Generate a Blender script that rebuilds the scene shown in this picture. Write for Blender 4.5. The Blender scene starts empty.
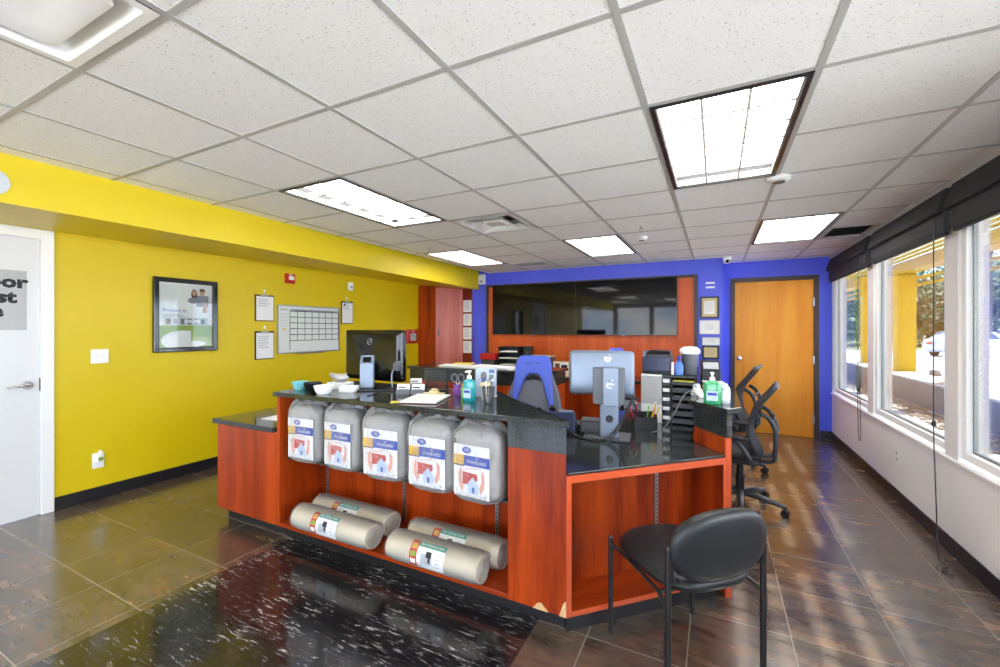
import bpy, bmesh, math, random
from mathutils import Vector, Matrix
random.seed(7)
PI = math.pi
sc = bpy.context.scene
C = sc.collection

# ---------------------------------------------------------------- camera, light, exposure
CAM_H = 1.45
cam_d = bpy.data.cameras.new('camera'); cam = bpy.data.objects.new('camera', cam_d); C.objects.link(cam)
cam.location = (0, 0, CAM_H); cam.rotation_euler = (PI/2, 0, 0.47)
cam_d.sensor_width = 36; cam_d.lens = 425.5/1000*36; cam_d.shift_y = -(333.5-329.4)/1000
cam_d.clip_start = 0.05; cam_d.clip_end = 300
sc.camera = cam
sc.view_settings.view_transform = 'Standard'; sc.view_settings.look = 'None'
sc.view_settings.gamma = 1; sc.view_settings.use_curve_mapping = False
sc.view_settings.exposure = 1.3
sc.cycles.max_bounces = 10; sc.cycles.diffuse_bounces = 6; sc.cycles.glossy_bounces = 4
sc.cycles.transmission_bounces = 6; sc.cycles.transparent_max_bounces = 12
sc.cycles.sample_clamp_indirect = 6; sc.cycles.caustics_reflective = False; sc.cycles.caustics_refractive = False
SUN_STRENGTH = 15
SKY_STRENGTH = 3.7
LAMP = 4.2

def lin(r, g, b):
    f = lambda c: (c/255/12.92) if c/255 <= .04045 else ((c/255+.055)/1.055)**2.4
    return (f(r), f(g), f(b), 1)

w = bpy.data.worlds.new('sky'); sc.world = w; w.use_nodes = True
nt = w.node_tree; nt.nodes.clear()
N = nt.nodes.new; L = nt.links.new
wo = N('ShaderNodeOutputWorld'); bg = N('ShaderNodeBackground'); bg.inputs['Strength'].default_value = SKY_STRENGTH
tc = N('ShaderNodeTexCoord'); nz = N('ShaderNodeTexNoise'); nz.inputs['Scale'].default_value = 6; nz.inputs['Detail'].default_value = 6
mp = N('ShaderNodeMapping'); mp.inputs['Scale'].default_value = (1, 1, 2.5)
rp = N('ShaderNodeValToRGB'); rp.color_ramp.elements[0].position = .47; rp.color_ramp.elements[1].position = .62
sep = N('ShaderNodeSeparateXYZ'); gr = N('ShaderNodeValToRGB')
e = gr.color_ramp.elements; e[0].position = 0; e[0].color = lin(196, 219, 244); e[1].position = .55; e[1].color = lin(92, 150, 226)
mx = N('ShaderNodeMixRGB'); mx.inputs[2].default_value = (1, 1, 1, 1)
L(tc.outputs['Generated'], mp.inputs['Vector']); L(mp.outputs['Vector'], nz.inputs['Vector']); L(nz.outputs['Fac'], rp.inputs['Fac'])
L(tc.outputs['Generated'], sep.inputs['Vector']); L(sep.outputs['Z'], gr.inputs['Fac'])
L(rp.outputs['Color'], mx.inputs['Fac']); L(gr.outputs['Color'], mx.inputs[1]); L(mx.outputs['Color'], bg.inputs['Color']); L(bg.outputs[0], wo.inputs[0])

sd = bpy.data.lights.new('sun', 'SUN'); sun = bpy.data.objects.new('sun', sd); C.objects.link(sun)
sd.energy = SUN_STRENGTH; sd.angle = math.radians(.6); sd.color = (1, .975, .94)
S = Vector((.87*.60, .5*.60, .80)).normalized()            # direction towards the sun
sun.rotation_euler = S.to_track_quat('Z', 'Y').to_euler(); sun.location = (8, 6, 12)

# added area lights that fill the room, set at unseen openings behind the camera
def add_fill(name, loc, rot, sx, sy, watts):
    ad = bpy.data.lights.new(name, 'AREA'); al = bpy.data.objects.new(name, ad); C.objects.link(al)
    ad.shape = 'RECTANGLE'; ad.size = sx; ad.size_y = sy; ad.energy = watts; ad.color = (.93, .97, 1)
    al.location = loc; al.rotation_euler = rot
FILL = .2
add_fill('shop_front_daylight', (-1.68, -3.55, 1.3), (PI/2+.6, 0, 0), 5.6, 1.7, 60*FILL)
for y_ in (1.34, -.29, -1.92):
    add_fill('window_daylight', (1.62, y_, 1.38), (PI/2+.35, 0, PI/2), 1.35, 1.3, 55*FILL)

# ---------------------------------------------------------------- materials
def new_mat(name):
    m = bpy.data.materials.new(name); m.use_nodes = True
    return m, m.node_tree, m.node_tree.nodes['Principled BSDF']
def mat(name, col, rough=.5, metal=0, var=0, vscale=20, bump=0, bscale=60, coat=0, spec=.5, emit=None, es=0, trans=0, alpha=1):
    m, t, p = new_mat(name)
    p.inputs['Base Color'].default_value = col; p.inputs['Roughness'].default_value = rough
    p.inputs['Metallic'].default_value = metal; p.inputs['Specular IOR Level'].default_value = spec
    p.inputs['Coat Weight'].default_value = coat; p.inputs['Coat Roughness'].default_value = .08
    p.inputs['Transmission Weight'].default_value = trans; p.inputs['Alpha'].default_value = alpha
    if emit: p.inputs['Emission Color'].default_value = emit; p.inputs['Emission Strength'].default_value = es
    if var or bump:
        c = t.nodes.new('ShaderNodeTexCoord')
    if var:
        n = t.nodes.new('ShaderNodeTexNoise'); n.inputs['Scale'].default_value = vscale; n.inputs['Detail'].default_value = 4
        t.links.new(c.outputs['Object'], n.inputs['Vector'])
        r = t.nodes.new('ShaderNodeMapRange'); r.inputs['From Min'].default_value = .3; r.inputs['From Max'].default_value = .7
        r.inputs['To Min'].default_value = 1-var; r.inputs['To Max'].default_value = 1+var
        t.links.new(n.outputs['Fac'], r.inputs['Value'])
        mu = t.nodes.new('ShaderNodeVectorMath'); mu.operation = 'SCALE'; mu.inputs[0].default_value = col[:3]
        t.links.new(r.outputs[0], mu.inputs['Scale']); t.links.new(mu.outputs[0], p.inputs['Base Color'])
    if bump:
        n2 = t.nodes.new('ShaderNodeTexNoise'); n2.inputs['Scale'].default_value = bscale; n2.inputs['Detail'].default_value = 3
        t.links.new(c.outputs['Object'], n2.inputs['Vector'])
        b = t.nodes.new('ShaderNodeBump'); b.inputs['Strength'].default_value = bump; b.inputs['Distance'].default_value = .01
        t.links.new(n2.outputs['Fac'], b.inputs['Height']); t.links.new(b.outputs[0], p.inputs['Normal'])
    return m

def wood_mat(name, c1, c2, rough=.3, scale=(7, 7, .5)):
    m, t, p = new_mat(name); ND = t.nodes.new; K = t.links.new
    c = ND('ShaderNodeTexCoord'); mp = ND('ShaderNodeMapping'); mp.inputs['Scale'].default_value = scale
    n = ND('ShaderNodeTexNoise'); n.inputs['Scale'].default_value = 1.0; n.inputs['Detail'].default_value = 5; n.inputs['Distortion'].default_value = .6
    mp2 = ND('ShaderNodeMapping'); mp2.inputs['Scale'].default_value = tuple(s*9 for s in scale)
    n2 = ND('ShaderNodeTexNoise'); n2.inputs['Scale'].default_value = 1.0; n2.inputs['Detail'].default_value = 3
    ad = ND('ShaderNodeMath'); ad.operation = 'MULTIPLY_ADD'; ad.inputs[1].default_value = .35
    r = ND('ShaderNodeValToRGB'); r.color_ramp.elements[0].position = .45; r.color_ramp.elements[1].position = .85
    r.color_ramp.elements[0].color = c1; r.color_ramp.elements[1].color = c2
    K(c.outputs['Object'], mp.inputs[0]); K(mp.outputs[0], n.inputs['Vector']); K(c.outputs['Object'], mp2.inputs[0]); K(mp2.outputs[0], n2.inputs['Vector'])
    K(n2.outputs['Fac'], ad.inputs[0]); K(n.outputs['Fac'], ad.inputs[2]); K(ad.outputs[0], r.inputs[0]); K(r.outputs[0], p.inputs['Base Color'])
    p.inputs['Roughness'].default_value = rough; p.inputs['Specular IOR Level'].default_value = .35
    return m

def floor_mat():
    m, t, p = new_mat('slate_tile'); ND = t.nodes.new; K = t.links.new
    c = ND('ShaderNodeTexCoord'); s = ND('ShaderNodeSeparateXYZ'); K(c.outputs['Object'], s.inputs[0])
    def M(op, a, b=None, cc=None):
        n = ND('ShaderNodeMath'); n.operation = op
        for i, v in enumerate((a, b, cc)):
            if v is None: continue
            if isinstance(v, (int, float)): n.inputs[i].default_value = v
            else: K(v, n.inputs[i])
        return n.outputs[0]
    T = .4305
    u = M('MULTIPLY', M('ADD', s.outputs['X'], .115+T*20), 1/T); v = M('MULTIPLY', M('ADD', s.outputs['Y'], -1.118+T*20), 1/T)
    fu = M('FRACT', u); fv = M('FRACT', v); iu = M('FLOOR', u); iv = M('FLOOR', v)
    du = M('MINIMUM', fu, M('SUBTRACT', 1, fu)); dv = M('MINIMUM', fv, M('SUBTRACT', 1, fv))
    d = M('MINIMUM', du, dv)
    g = ND('ShaderNodeMapRange'); g.inputs['From Min'].default_value = .0045; g.inputs['From Max'].default_value = .0085; K(d, g.inputs['Value'])
    cv = ND('ShaderNodeCombineXYZ'); K(iu, cv.inputs[0]); K(iv, cv.inputs[1])
    wn = ND('ShaderNodeTexWhiteNoise'); wn.noise_dimensions = '3D'; K(cv.outputs[0], wn.inputs['Vector'])
    off = ND('ShaderNodeVectorMath'); off.operation = 'MULTIPLY_ADD'; off.inputs[1].default_value = (9, 9, 9); K(wn.outputs['Color'], off.inputs[0]); K(c.outputs['Object'], off.inputs[2])
    mp = ND('ShaderNodeMapping'); mp.inputs['Scale'].default_value = (1.4, 4.2, 1); mp.inputs['Rotation'].default_value = (0, 0, .35); K(off.outputs[0], mp.inputs[0])
    n1 = ND('ShaderNodeTexNoise'); n1.inputs['Scale'].default_value = 2.2; n1.inputs['Detail'].default_value = 7; n1.inputs['Roughness'].default_value = .62; K(mp.outputs[0], n1.inputs['Vector'])
    r = ND('ShaderNodeValToRGB'); el = r.color_ramp.elements
    el[0].position = .28; el[0].color = lin(54, 47, 44); el[1].position = .82; el[1].color = lin(120, 98, 78)
    for pos, col in ((.42, lin(78, 66, 58)), (.52, lin(94, 84, 74)), (.62, lin(106, 80, 60))):
        x = el.new(pos); x.color = col
    K(n1.outputs['Fac'], r.inputs[0])
    hs = ND('ShaderNodeHueSaturation'); K(r.outputs[0], hs.inputs['Color'])
    K(M('MULTIPLY_ADD', wn.outputs['Value'], .35, .82), hs.inputs['Value'])
    mx = ND('ShaderNodeMixRGB'); mx.inputs[1].default_value = lin(146, 137, 126); K(g.outputs[0], mx.inputs[0]); K(hs.outputs[0], mx.inputs[2])
    K(mx.outputs[0], p.inputs['Base Color'])
    rr = M('MULTIPLY_ADD', n1.outputs['Fac'], .25, FLOOR_ROUGH); K(rr, p.inputs['Roughness'])
    p.inputs['Specular IOR Level'].default_value = .8; p.inputs['Coat Weight'].default_value = .5; p.inputs['Coat Roughness'].default_value = .16
    b = ND('ShaderNodeBump'); b.inputs['Strength'].default_value = .2; b.inputs['Distance'].default_value = .004
    h = M('ADD', M('MULTIPLY', n1.outputs['Fac'], .6), g.outputs[0]); K(h, b.inputs['Height']); K(b.outputs[0], p.inputs['Normal'])
    return m
FLOOR_ROUGH = .12

def vinyl_mat():
    m, t, p = new_mat('streaked_black_vinyl'); ND = t.nodes.new; K = t.links.new
    c = ND('ShaderNodeTexCoord')
    mp = ND('ShaderNodeMapping'); mp.inputs['Rotation'].default_value = (0, 0, .28); mp.inputs['Scale'].default_value = (9, 50, 1)
    n = ND('ShaderNodeTexNoise'); n.inputs['Scale'].default_value = 1.25; n.inputs['Detail'].default_value = 6; n.inputs['Roughness'].default_value = .7; n.inputs['Distortion'].default_value = .8
    K(c.outputs['Object'], mp.inputs[0]); K(mp.outputs[0], n.inputs['Vector'])
    n2 = ND('ShaderNodeTexNoise'); n2.inputs['Scale'].default_value = 3.2; n2.inputs['Detail'].default_value = 3; K(c.outputs['Object'], n2.inputs['Vector'])
    a = ND('ShaderNodeMath'); a.operation = 'MULTIPLY_ADD'; a.inputs[1].default_value = .35; K(n2.outputs['Fac'], a.inputs[0]); K(n.outputs['Fac'], a.inputs[2])
    r = ND('ShaderNodeValToRGB'); el = r.color_ramp.elements
    el[0].position = .62; el[0].color = lin(20, 20, 23); el[1].position = .93; el[1].color = lin(214, 210, 204)
    x = el.new(.77); x.color = lin(56, 54, 56)
    K(a.outputs[0], r.inputs[0]); K(r.outputs[0], p.inputs['Base Color'])
    p.inputs['Roughness'].default_value = .13; p.inputs['Specular IOR Level'].default_value = .8
    b = ND('ShaderNodeBump'); b.inputs['Strength'].default_value = .12; b.inputs['Distance'].default_value = .004; K(n2.outputs['Fac'], b.inputs['Height']); K(b.outputs[0], p.inputs['Normal'])
    return m

def granite_mat():
    m, t, p = new_mat('dark_granite'); ND = t.nodes.new; K = t.links.new
    c = ND('ShaderNodeTexCoord'); v = ND('ShaderNodeTexNoise'); v.inputs['Scale'].default_value = 260; v.inputs['Detail'].default_value = 2
    r = ND('ShaderNodeValToRGB'); el = r.color_ramp.elements
    el[0].position = .42; el[0].color = lin(30, 33, 34); el[1].position = .68; el[1].color = lin(80, 86, 84)
    x = el.new(.55); x.color = lin(50, 54, 54)
    K(c.outputs['Object'], v.inputs['Vector']); K(v.outputs['Fac'], r.inputs[0]); K(r.outputs[0], p.inputs['Base Color'])
    p.inputs['Roughness'].default_value = .09; p.inputs['Specular IOR Level'].default_value = .6
    return m

def tile_mat():
    m, t, p = new_mat('acoustic_tile'); ND = t.nodes.new; K = t.links.new
    c = ND('ShaderNodeTexCoord'); v = ND('ShaderNodeTexNoise'); v.inputs['Scale'].default_value = 130; v.inputs['Detail'].default_value = 2
    n = ND('ShaderNodeTexNoise'); n.inputs['Scale'].default_value = 4
    r = ND('ShaderNodeValToRGB'); el = r.color_ramp.elements
    el[0].position = .30; el[0].color = lin(196, 195, 192); el[1].position = .36; el[1].color = lin(250, 250, 249)
    K(c.outputs['Object'], v.inputs['Vector']); K(v.outputs['Fac'], r.inputs[0]); K(r.outputs[0], p.inputs['Base Color'])
    b = ND('ShaderNodeBump'); b.inputs['Strength'].default_value = .25; b.inputs['Distance'].default_value = .004; K(v.outputs['Fac'], b.inputs['Height']); K(b.outputs[0], p.inputs['Normal'])
    p.inputs['Roughness'].default_value = .85
    return m

def plastic_mat(name, tint=(1, 1, 1, 1), amount=.22, bscale=38, bstr=.9, gain=1.0):
    m = bpy.data.materials.new(name); m.use_nodes = True; t = m.node_tree; t.nodes.clear(); ND = t.nodes.new; K = t.links.new
    o = ND('ShaderNodeOutputMaterial'); mix = ND('ShaderNodeMixShader'); tr = ND('ShaderNodeBsdfTransparent'); tr.inputs[0].default_value = tint
    p = ND('ShaderNodeBsdfPrincipled'); p.inputs['Base Color'].default_value = (.85, .86, .88, 1); p.inputs['Roughness'].default_value = .12
    c = ND('ShaderNodeTexCoord'); n = ND('ShaderNodeTexNoise'); n.inputs['Scale'].default_value = bscale; n.inputs['Detail'].default_value = 4; n.inputs['Distortion'].default_value = 1.5
    b = ND('ShaderNodeBump'); b.inputs['Strength'].default_value = bstr; b.inputs['Distance'].default_value = .02
    K(c.outputs['Object'], n.inputs['Vector']); K(n.outputs['Fac'], b.inputs['Height']); K(b.outputs[0], p.inputs['Normal'])
    fr = ND('ShaderNodeFresnel'); fr.inputs['IOR'].default_value = 1.5; K(b.outputs[0], fr.inputs['Normal'])
    mr = ND('ShaderNodeMapRange'); mr.inputs['From Max'].default_value = gain; mr.inputs['To Min'].default_value = amount; mr.inputs['To Max'].default_value = 1; K(fr.outputs[0], mr.inputs['Value'])
    K(mr.outputs[0], mix.inputs[0]); K(tr.outputs[0], mix.inputs[1]); K(p.outputs[0], mix.inputs[2]); K(mix.outputs[0], o.inputs[0])
    return m

def glass_mat(name, tint=(.97, .98, .97, 1), rough=0.0, refl=1.0):
    m = bpy.data.materials.new(name); m.use_nodes = True; t = m.node_tree; t.nodes.clear(); ND = t.nodes.new; K = t.links.new
    o = ND('ShaderNodeOutputMaterial'); mix = ND('ShaderNodeMixShader'); tr = ND('ShaderNodeBsdfTransparent'); tr.inputs[0].default_value = tint
    g = ND('ShaderNodeBsdfGlossy'); g.inputs['Roughness'].default_value = rough
    fr = ND('ShaderNodeFresnel'); fr.inputs['IOR'].default_value = 1.45
    mu = ND('ShaderNodeMath'); mu.operation = 'MULTIPLY'; mu.inputs[1].default_value = refl; K(fr.outputs[0], mu.inputs[0])
    K(mu.outputs[0], mix.inputs[0]); K(tr.outputs[0], mix.inputs[1]); K(g.outputs[0], mix.inputs[2]); K(mix.outputs[0], o.inputs[0])
    return m

def lens_mat():
    # fluorescent troffer lens: glows, a little brighter along the tubes
    m, t, p = new_mat('lamp_lens'); ND = t.nodes.new; K = t.links.new
    p.inputs['Base Color'].default_value = (.9, .9, .9, 1); p.inputs['Roughness'].default_value = .4
    p.inputs['Emission Color'].default_value = (1, .985, .95, 1); p.inputs['Emission Strength'].default_value = LAMP
    return m

def leaf_mat(name, a, b):
    m, t, p = new_mat(name); ND = t.nodes.new; K = t.links.new
    c = ND('ShaderNodeTexCoord'); n = ND('ShaderNodeTexNoise'); n.inputs['Scale'].default_value = 1.3; n.inputs['Detail'].default_value = 5
    r = ND('ShaderNodeValToRGB'); r.color_ramp.elements[0].position = .35; r.color_ramp.elements[1].position = .65
    r.color_ramp.elements[0].color = a; r.color_ramp.elements[1].color = b
    K(c.outputs['Object'], n.inputs['Vector']); K(n.outputs['Fac'], r.inputs[0]); K(r.outputs[0], p.inputs['Base Color']); p.inputs['Roughness'].default_value = .6
    return m

M = {}
M['floor'] = floor_mat(); M['vinyl'] = vinyl_mat(); M['granite'] = granite_mat(); M['tile'] = tile_mat()
M['yellow'] = mat('yellow_paint', lin(222, 196, 3), .42, bump=.06, bscale=180)
M['blue'] = mat('blue_paint', lin(82, 96, 236), .42, bump=.06, bscale=180)
M['wall'] = mat('offwhite_paint', lin(242, 239, 238), .5, bump=.05, bscale=180)
M['white'] = mat('white_paint', lin(247, 247, 246), .35)
M['doorwhite'] = mat('door_white', lin(226, 227, 228), .4, bump=.03, bscale=90)
M['grid'] = mat('ceiling_bar', lin(186, 185, 182), .45)
M['base'] = mat('rubber_base', lin(28, 28, 32), .4)
M['wood'] = wood_mat('cherry_laminate', lin(116, 31, 5), lin(184, 70, 16), .32)
M['woodh'] = wood_mat('cherry_laminate_flat', lin(116, 31, 5), lin(180, 68, 16), .3, (.6, 7, 7))
M['wooddark'] = wood_mat('dark_cherry', lin(92, 22, 10), lin(132, 40, 18), .3)
M['woodpale'] = wood_mat('pale_cherry', lin(172, 76, 62), lin(206, 118, 100), .3)  # pinkish paleness is window sheen put into the cabinet door's colour
M['panel'] = wood_mat('wall_panel_veneer', lin(186, 72, 22), lin(216, 100, 42), .4)
M['doorwood'] = wood_mat('honey_maple_veneer', lin(232, 138, 22), lin(246, 168, 52), .4, (5, 5, .35))
M['edge'] = mat('orange_edge_band', lin(200, 84, 46), .3)
M['chip'] = mat('bare_chipboard', lin(216, 178, 128), .8, var=.2, vscale=90)
M['darkframe'] = mat('bronze_frame', lin(62, 46, 42), .4)
M['black'] = mat('black_plastic', lin(24, 25, 28), .38)
M['blackgloss'] = mat('black_gloss', lin(14, 15, 18), .12)
M['screen'] = mat('black_glass', lin(8, 8, 10), .04, spec=.3)
M['leather'] = mat('black_vinyl', lin(27, 29, 33), .4, bump=.12, bscale=220)
M['blackmetal'] = mat('black_powder_coat', lin(22, 23, 26), .35, spec=.6)
M['greyplastic'] = mat('grey_plastic', lin(96, 100, 108), .4)
M['darkgrey'] = mat('dark_grey_plastic', lin(60, 64, 72), .4)
M['silver'] = mat('silver_plastic', lin(128, 140, 158), .34, metal=.35)
M['alu'] = mat('brushed_aluminium', lin(180, 182, 184), .32, metal=.9)
M['chrome'] = mat('chrome', lin(210, 210, 212), .12, metal=1)
M['bronzealu'] = mat('grey_anodised', lin(128, 134, 136), .4, metal=.4)
M['paper'] = mat('paper', lin(240, 240, 240), .7)
M['papercream'] = mat('cream_paper', lin(214, 196, 150), .7)
M['papergrey'] = mat('grey_sheet', lin(186, 188, 190), .6)
M['ink'] = mat('ink', lin(30, 32, 40), .6)
M['inkgrey'] = mat('grey_ink', lin(150, 154, 166), .6)
M['board'] = mat('whiteboard', lin(226, 232, 228), .2)
M['clipwood'] = mat('hardboard', lin(96, 62, 40), .5)
M['red'] = mat('red_plastic', lin(190, 30, 26), .35)
M['redink'] = mat('red_print', lin(206, 52, 36), .6)
M['salmon'] = mat('salmon_print', lin(232, 170, 146), .6)
M['blueink'] = mat('blue_print', lin(36, 74, 172), .5)
M['paleblue'] = mat('pale_blue_print', lin(196, 214, 238), .6)
M['goldink'] = mat('gold_print', lin(222, 178, 62), .6)
M['teal'] = mat('teal_print', lin(56, 170, 150), .6)
M['green'] = mat('green_print', lin(140, 168, 62), .6)
M['skyprint'] = mat('pale_print', lin(206, 212, 218), .5)
M['skin'] = mat('skin_print', lin(206, 158, 134), .6)
M['cloth'] = mat('white_fabric', lin(178, 176, 174), .85, bump=.5, bscale=45)
M['canvas'] = mat('natural_canvas', lin(212, 202, 180), .85, bump=.25, bscale=300)
M['wrap'] = plastic_mat('clear_bag_plastic', amount=.035, bscale=26, bstr=.8, gain=.5)
M['shrink'] = plastic_mat('shrink_wrap', amount=.03, bscale=14, bstr=.35, gain=.6)
M['glass'] = glass_mat('window_glass', refl=.8)
M['picglass'] = glass_mat('picture_glass', refl=.7)
M['lens'] = lens_mat()
M['louver'] = mat('white_louver', lin(236, 236, 232), .35)
M['blind'] = mat('black_blind_fabric', lin(38, 38, 42), .75, bump=.25, bscale=260)
M['blindlight'] = mat('charcoal_blind_fabric', lin(58, 58, 62), .8, bump=.2, bscale=300)
M['chairblue'] = mat('blue_vinyl', lin(76, 100, 214), .38, bump=.06, bscale=200)
M['chairgrey'] = mat('grey_vinyl', lin(104, 108, 122), .5, bump=.06, bscale=200)
M['mesh'] = mat('black_mesh', lin(34, 36, 42), .6, bump=.4, bscale=400)
M['gel'] = mat('teal_gel', lin(40, 190, 200), .08, trans=.35, coat=.5)
M['gelgreen'] = mat('green_gel', lin(70, 200, 130), .08, trans=.35, coat=.5)
M['tealbowl'] = mat('aqua_ceramic', lin(128, 206, 212), .25)
M['navy'] = mat('navy_plastic', lin(52, 60, 92), .35)
M['lightblue'] = mat('light_blue_plastic', lin(86, 130, 214), .3)
M['yellowext'] = mat('yellow_exterior_paint', lin(196, 160, 2), .6, bump=.05, bscale=60)
M['concrete'] = mat('concrete', lin(192, 190, 185), .85, var=.08, vscale=5, bump=.15, bscale=30)
M['concretewall'] = mat('weathered_concrete', lin(108, 108, 104), .85, var=.15, vscale=3, bump=.15, bscale=30)
M['lot'] = mat('worn_asphalt', lin(206, 206, 207), .9, var=.08, vscale=2, bump=.15, bscale=60)
M['grass'] = mat('dry_grass', lin(122, 124, 74), .9, var=.2, vscale=3)
M['pebble'] = mat('pebbles', lin(150, 138, 120), .8, var=.4, vscale=25)
M['bark'] = mat('bark', lin(70, 56, 44), .85, var=.2, vscale=8, bump=.5, bscale=20)
M['leafa'] = leaf_mat('dark_leaves', lin(40, 62, 34), lin(86, 112, 66))
M['leafb'] = leaf_mat('mid_leaves', lin(58, 86, 46), lin(120, 146, 92))
M['carpaint'] = mat('pale_silver_car_paint', lin(198, 208, 222), .25, coat=.6, metal=.1)
M['carglass'] = mat('car_glass', lin(50, 62, 78), .06)
M['tyre'] = mat('tyre_rubber', lin(26, 26, 28), .7)
M['plenum'] = mat('dark_plenum', lin(16, 16, 17), .8)
M['sockgrey'] = mat('socket_grey', lin(120, 120, 124), .4)
M['yellowpaper'] = mat('yellow_card', lin(228, 206, 70), .6)
M['orange'] = mat('orange_plastic', lin(230, 110, 40), .4)
M['pink'] = mat('pink_plastic', lin(226, 70, 110), .4)
M['purple'] = mat('purple_plastic', lin(120, 60, 150), .4)
M['lime'] = mat('lime_plastic', lin(120, 200, 60), .4)
M['yellowp'] = mat('yellow_plastic', lin(235, 195, 40), .4)

# ---------------------------------------------------------------- mesh helpers
def BM(): return bmesh.new()
def setmi(faces, mi):
    for f in faces: f.material_index = mi
def box(bm, x0, x1, y0, y1, z0, z1, mi=0):
    v = [bm.verts.new(p) for p in ((x0,y0,z0),(x1,y0,z0),(x1,y1,z0),(x0,y1,z0),(x0,y0,z1),(x1,y0,z1),(x1,y1,z1),(x0,y1,z1))]
    fs = [bm.faces.new([v[i] for i in q]) for q in ((0,3,2,1),(4,5,6,7),(0,1,5,4),(1,2,6,5),(2,3,7,6),(3,0,4,7))]
    setmi(fs, mi); return v
def mbox(bm, mtx, sx, sy, sz, mi=0):
    v = box(bm, -sx/2, sx/2, -sy/2, sy/2, -sz/2, sz/2, mi)
    bmesh.ops.transform(bm, matrix=mtx, verts=v); return v
def prism(bm, poly, z0, z1, mi=0):
    a = [bm.verts.new((x, y, z0)) for x, y in poly]; b = [bm.verts.new((x, y, z1)) for x, y in poly]
    n = len(poly); fs = [bm.faces.new(a[::-1]), bm.faces.new(b)]
    for i in range(n): fs.append(bm.faces.new((a[i], a[(i+1)%n], b[(i+1)%n], b[i])))
    setmi(fs, mi); return a+b
def sideprism(bm, poly, x0, x1, mi=0):      # polygon in (y, z), extruded along x
    a = [bm.verts.new((x0, y, z)) for y, z in poly]; b = [bm.verts.new((x1, y, z)) for y, z in poly]
    n = len(poly); fs = [bm.faces.new(a[::-1]), bm.faces.new(b)]
    for i in range(n): fs.append(bm.faces.new((a[i], a[(i+1)%n], b[(i+1)%n], b[i])))
    setmi(fs, mi); bmesh.ops.recalc_face_normals(bm, faces=fs); return a+b
def yprism(bm, poly, y0, y1, mi=0):         # polygon in (x, z), extruded along y
    a = [bm.verts.new((x, y0, z)) for x, z in poly]; b = [bm.verts.new((x, y1, z)) for x, z in poly]
    n = len(poly); fs = [bm.faces.new(a[::-1]), bm.faces.new(b)]
    for i in range(n): fs.append(bm.faces.new((a[i], a[(i+1)%n], b[(i+1)%n], b[i])))
    setmi(fs, mi); bmesh.ops.recalc_face_normals(bm, faces=fs); return a+b
def quad(bm, pts, mi=0):
    f = bm.faces.new([bm.verts.new(p) for p in pts]); f.material_index = mi; return f
def card(bm, x0, x1, z0, z1, y, mi=0):      # a flat face looking towards -y
    return quad(bm, ((x0,y,z0),(x1,y,z0),(x1,y,z1),(x0,y,z1)), mi)
def cyl(bm, p0, p1, r0, r1=None, seg=14, mi=0, caps=True):
    r1 = r0 if r1 is None else r1
    p0 = Vector(p0); p1 = Vector(p1); d = (p1-p0).normalized()
    a = d.orthogonal().normalized(); b = d.cross(a)
    A = [bm.verts.new(p0+r0*(a*math.cos(t)+b*math.sin(t))) for t in (2*PI*i/seg for i in range(seg))]
    B = [bm.verts.new(p1+r1*(a*math.cos(t)+b*math.sin(t))) for t in (2*PI*i/seg for i in range(seg))]
    fs = [bm.faces.new((A[i], A[(i+1)%seg], B[(i+1)%seg], B[i])) for i in range(seg)]
    if caps: fs += [bm.faces.new(A[::-1]), bm.faces.new(B)]
    setmi(fs, mi); return A+B
def tube(bm, pts, r, seg=8, mi=0, closed=False):
    pts = [Vector(p) for p in pts]; n = len(pts); rings = []; ref = None
    for i, p in enumerate(pts):
        if closed: d = pts[(i+1)%n]-pts[i-1]
        else: d = pts[min(i+1, n-1)]-pts[max(i-1, 0)]
        d.normalize()
        if ref is None: ref = d.orthogonal().normalized()
        ref = (ref-d*ref.dot(d))
        if ref.length < 1e-5: ref = d.orthogonal()
        ref.normalize(); b = d.cross(ref)
        rr = r[i] if isinstance(r, (list, tuple)) else r
        rings.append([bm.verts.new(p+rr*(ref*math.cos(t)+b*math.sin(t))) for t in (2*PI*k/seg for k in range(seg))])
    fs = []
    for i in range(n if closed else n-1):
        A, B = rings[i], rings[(i+1)%n]
        fs += [bm.faces.new((A[k], A[(k+1)%seg], B[(k+1)%seg], B[k])) for k in range(seg)]
    if not closed: fs += [bm.faces.new(rings[0][::-1]), bm.faces.new(rings[-1])]
    setmi(fs, mi)
def bez(p0, p1, p2, p3, n=12):
    P = [Vector(p) for p in (p0, p1, p2, p3)]
    return [P[0]*(1-t)**3+P[1]*3*t*(1-t)**2+P[2]*3*t*t*(1-t)+P[3]*t**3 for t in (i/n for i in range(n+1))]
def smooth_path(pts, n=6):                   # Catmull-Rom through the points
    P = [Vector(p) for p in pts]; out = []
    for i in range(len(P)-1):
        a, b, c, d = P[max(i-1,0)], P[i], P[i+1], P[min(i+2, len(P)-1)]
        for k in range(n):
            t = k/n
            out.append(.5*((2*b)+(c-a)*t+(2*a-5*b+4*c-d)*t*t+(3*b-a-3*c+d)*t**3))
    out.append(P[-1]); return out
def lathe(bm, prof, cx=0, cy=0, seg=20, mi=0):   # profile of (r, z)
    rings = [[bm.verts.new((cx+r*math.cos(2*PI*k/seg), cy+r*math.sin(2*PI*k/seg), z)) for k in range(seg)] for r, z in prof]
    fs = []
    for A, B in zip(rings, rings[1:]):
        fs += [bm.faces.new((A[k], A[(k+1)%seg], B[(k+1)%seg], B[k])) for k in range(seg)]
    fs += [bm.faces.new(rings[0][::-1]), bm.faces.new(rings[-1])]
    setmi(fs, mi); return [v for r in rings for v in r]
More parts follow.
